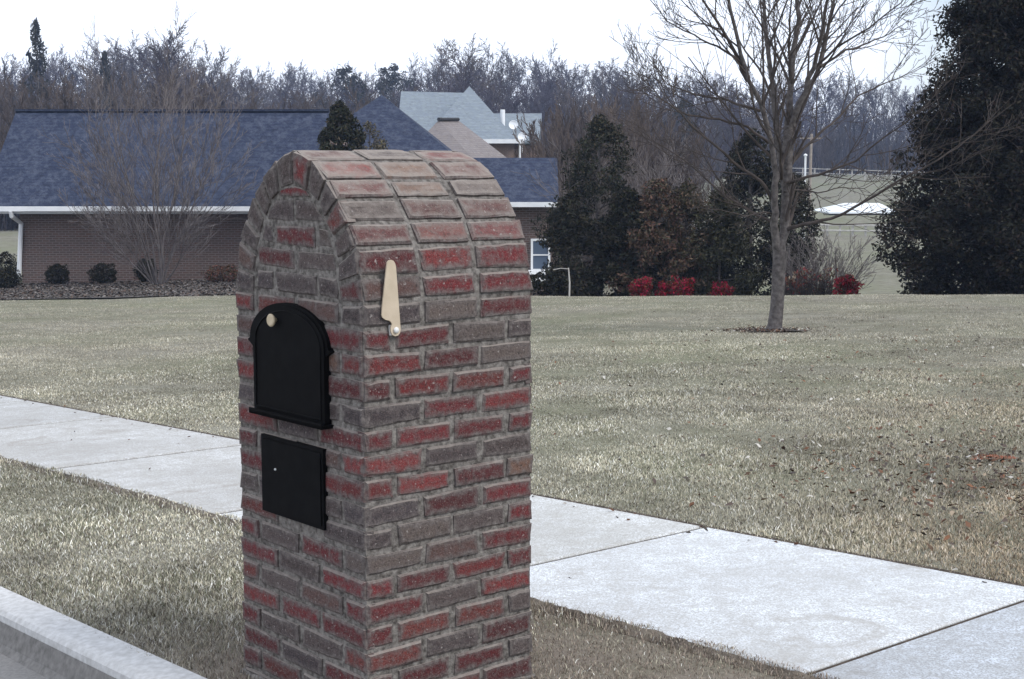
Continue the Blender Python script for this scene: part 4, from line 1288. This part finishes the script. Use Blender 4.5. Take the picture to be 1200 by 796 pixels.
tag(np_mesh('woodland_undergrowth', V, T, m_dull, np.repeat(Cc, 5, 0)), 'dense leafless grey-brown undergrowth filling the wood between its trees', 'undergrowth', kind='stuff')

# brown thicket right of the houses
for px in (672, 688, 705, 722, 740, 755, 775, 800, 696, 730):
    y = R.uniform(62, 84); x = (px-600)/F*y; H = at(px, R.uniform(118, 150) if px < 770 else 165, y).z-gz(x, y)
    plant(R.choice(BRUSH), x, y, H/9.4, R.uniform(0, 6.28), 'dense brown thicket tree right of the pale-roofed house', 'brown thicket trees beside the houses')
for px in (840, 870, 905, 935, 965, 1080, 1120, 1160):
    y = R.uniform(205, 225); x = (px-600)/F*y; H = at(px, 150, y).z-gz(x, y)
    plant(R.choice(BRUSH), x, y, H/9.4, R.uniform(0, 6.28), 'brown thicket tree at the far edge of the field', 'thicket trees at the far edge of the field')
# individual evergreens in the wood
for pr, px, py, y, wx, lab in [(0, 52, 26, 130, .55, 'tall dark pointed conifer rising above the wood at the far left'),
                               (1, 408, 68, 190, .8, 'dark pine crown on the skyline above the small conifer'),
                               (1, 462, 66, 205, .8, 'dark pine crown on the skyline left of the pale-roofed house'),
                               (1, 800, 108, 150, .7, 'dark rounded pine left of the bare lawn tree, in front of the wood'),
                               (0, 130, 62, 150, .5, 'dark conifer in the wood behind the many-stemmed tree')]:
    x = (px-600)/F*y; H = at(px, py, y).z-gz(x, y); s = H/14
    plant(PINE[pr], x, y, s*wx, R.uniform(0, 6), lab, 'dark conifers in the wood', s)
# two tall bare trees that stand above the skyline
for pr, px, py, y, s_ in [(4, 548, 24, 150, 1.0), (1, 195, 30, 125, 1.1), (2, 216, 28, 128, .9), (1, 640, 50, 170, .8), (0, 735, 42, 140, .7)]:
    x = (px-600)/F*y; H = at(px, py, y).z-gz(x, y); s = H/14.7
    plant(TALL[pr], x, y, s*s_, R.uniform(0, 6), {548: 'tall bare tree on the skyline above the pale-roofed house', 195: 'tall bare tree above the wood, behind the many-stemmed tree', 216: 'slim tall bare tree beside the one behind the many-stemmed tree', 640: 'bare tree on the skyline right of the pale-roofed house', 735: 'slim bare tree on the skyline left of the lawn tree crown'}[px], 'tall bare trees on the skyline', s)
for q in TALL+BRUSH+PINE:
    for ch in list(q.children): bpy.data.objects.remove(ch)
    bpy.data.objects.remove(q)
print('woodland trees', count)

# ------------------------------------------------------------------ the air
mh = bpy.data.materials.new('haze'); mh.use_nodes = True; nt = mh.node_tree; nt.nodes.clear()
out = nt.nodes.new('ShaderNodeOutputMaterial'); pv = nt.nodes.new('ShaderNodeVolumePrincipled')
pv.inputs['Color'].default_value = (.5, .66, 1, 1); pv.inputs['Density'].default_value = HAZE; pv.inputs['Anisotropy'].default_value = 0
nt.links.new(pv.outputs[0], out.inputs['Volume'])
mb = MB(); mb.box((-330, -60, -60), (330, 345, 38)); hz_o = mb.build('haze', mh); tag(hz_o, 'faint bluish winter air', 'haze', kind='stuff')

# ------------------------------------------------------------------ sky, sun, camera
world = bpy.data.worlds.new('World'); scene.world = world; world.use_nodes = True
nt = world.node_tree; nt.nodes.clear()
out = nt.nodes.new('ShaderNodeOutputWorld'); bg = nt.nodes.new('ShaderNodeBackground'); nt.links.new(bg.outputs[0], out.inputs[0])
SUN_EL, SUN_AZ = math.radians(46), math.radians(118)      # azimuth clockwise from +Y
sky = nt.nodes.new('ShaderNodeTexSky'); sky.sky_type = 'NISHITA'; sky.sun_disc = False
sky.sun_elevation = SUN_EL; sky.sun_rotation = SUN_AZ; sky.air_density = 1.0; sky.dust_density = 1.0
tc = N(nt, 'ShaderNodeTexCoord').outputs['Generated']
mp = N(nt, 'ShaderNodeMapping'); mp.inputs['Scale'].default_value = (1, 1, 2.2); nt.links.new(tc, mp.inputs['Vector'])
cl = noise(nt, mp.outputs[0], 2.1, 5, .55, .3)
cov = ramp(nt, cl, [(.25, .85), (.5, 1.0)])
sx = N(nt, 'ShaderNodeSeparateXYZ'); nt.links.new(tc, sx.inputs[0])
thin = ramp(nt, mul(nt, sx.outputs[0], mul(nt, cl, .35), 'ADD'), [(.36, 0.0), (.48, .75)])     # the cloud sheet thins to the right
cov = mul(nt, cov, thin, 'SUBTRACT')
c = mix(nt, cov, sky.outputs[0], (11.6, 12.4, 14.0))
nt.links.new(c, bg.inputs['Color']); bg.inputs['Strength'].default_value = .1

sd = bpy.data.lights.new('sun', 'SUN'); sd.energy = 2.3; sd.angle = math.radians(20); sd.color = (1, .975, .94)
so = bpy.data.objects.new('sun', sd); COL.objects.link(so)
dv = Vector((math.sin(SUN_AZ)*math.cos(SUN_EL), math.cos(SUN_AZ)*math.cos(SUN_EL), math.sin(SUN_EL)))
so.rotation_euler = dv.to_track_quat('Z', 'Y').to_euler(); so.location = (5, -5, 20)

cd = bpy.data.cameras.new('camera'); cam = bpy.data.objects.new('camera', cd); COL.objects.link(cam)
cam.location = (0, 0, EYE); cam.rotation_euler = (PI/2-PITCH, 0, 0)
cd.sensor_width = 36; cd.lens = F/1200*36; cd.clip_end = 3000; cd.clip_start = .05
scene.camera = cam
scene.view_settings.view_transform = 'Standard'; scene.view_settings.look = 'None'
scene.view_settings.exposure = .2; scene.view_settings.gamma = 1
scene.render.engine = 'CYCLES'
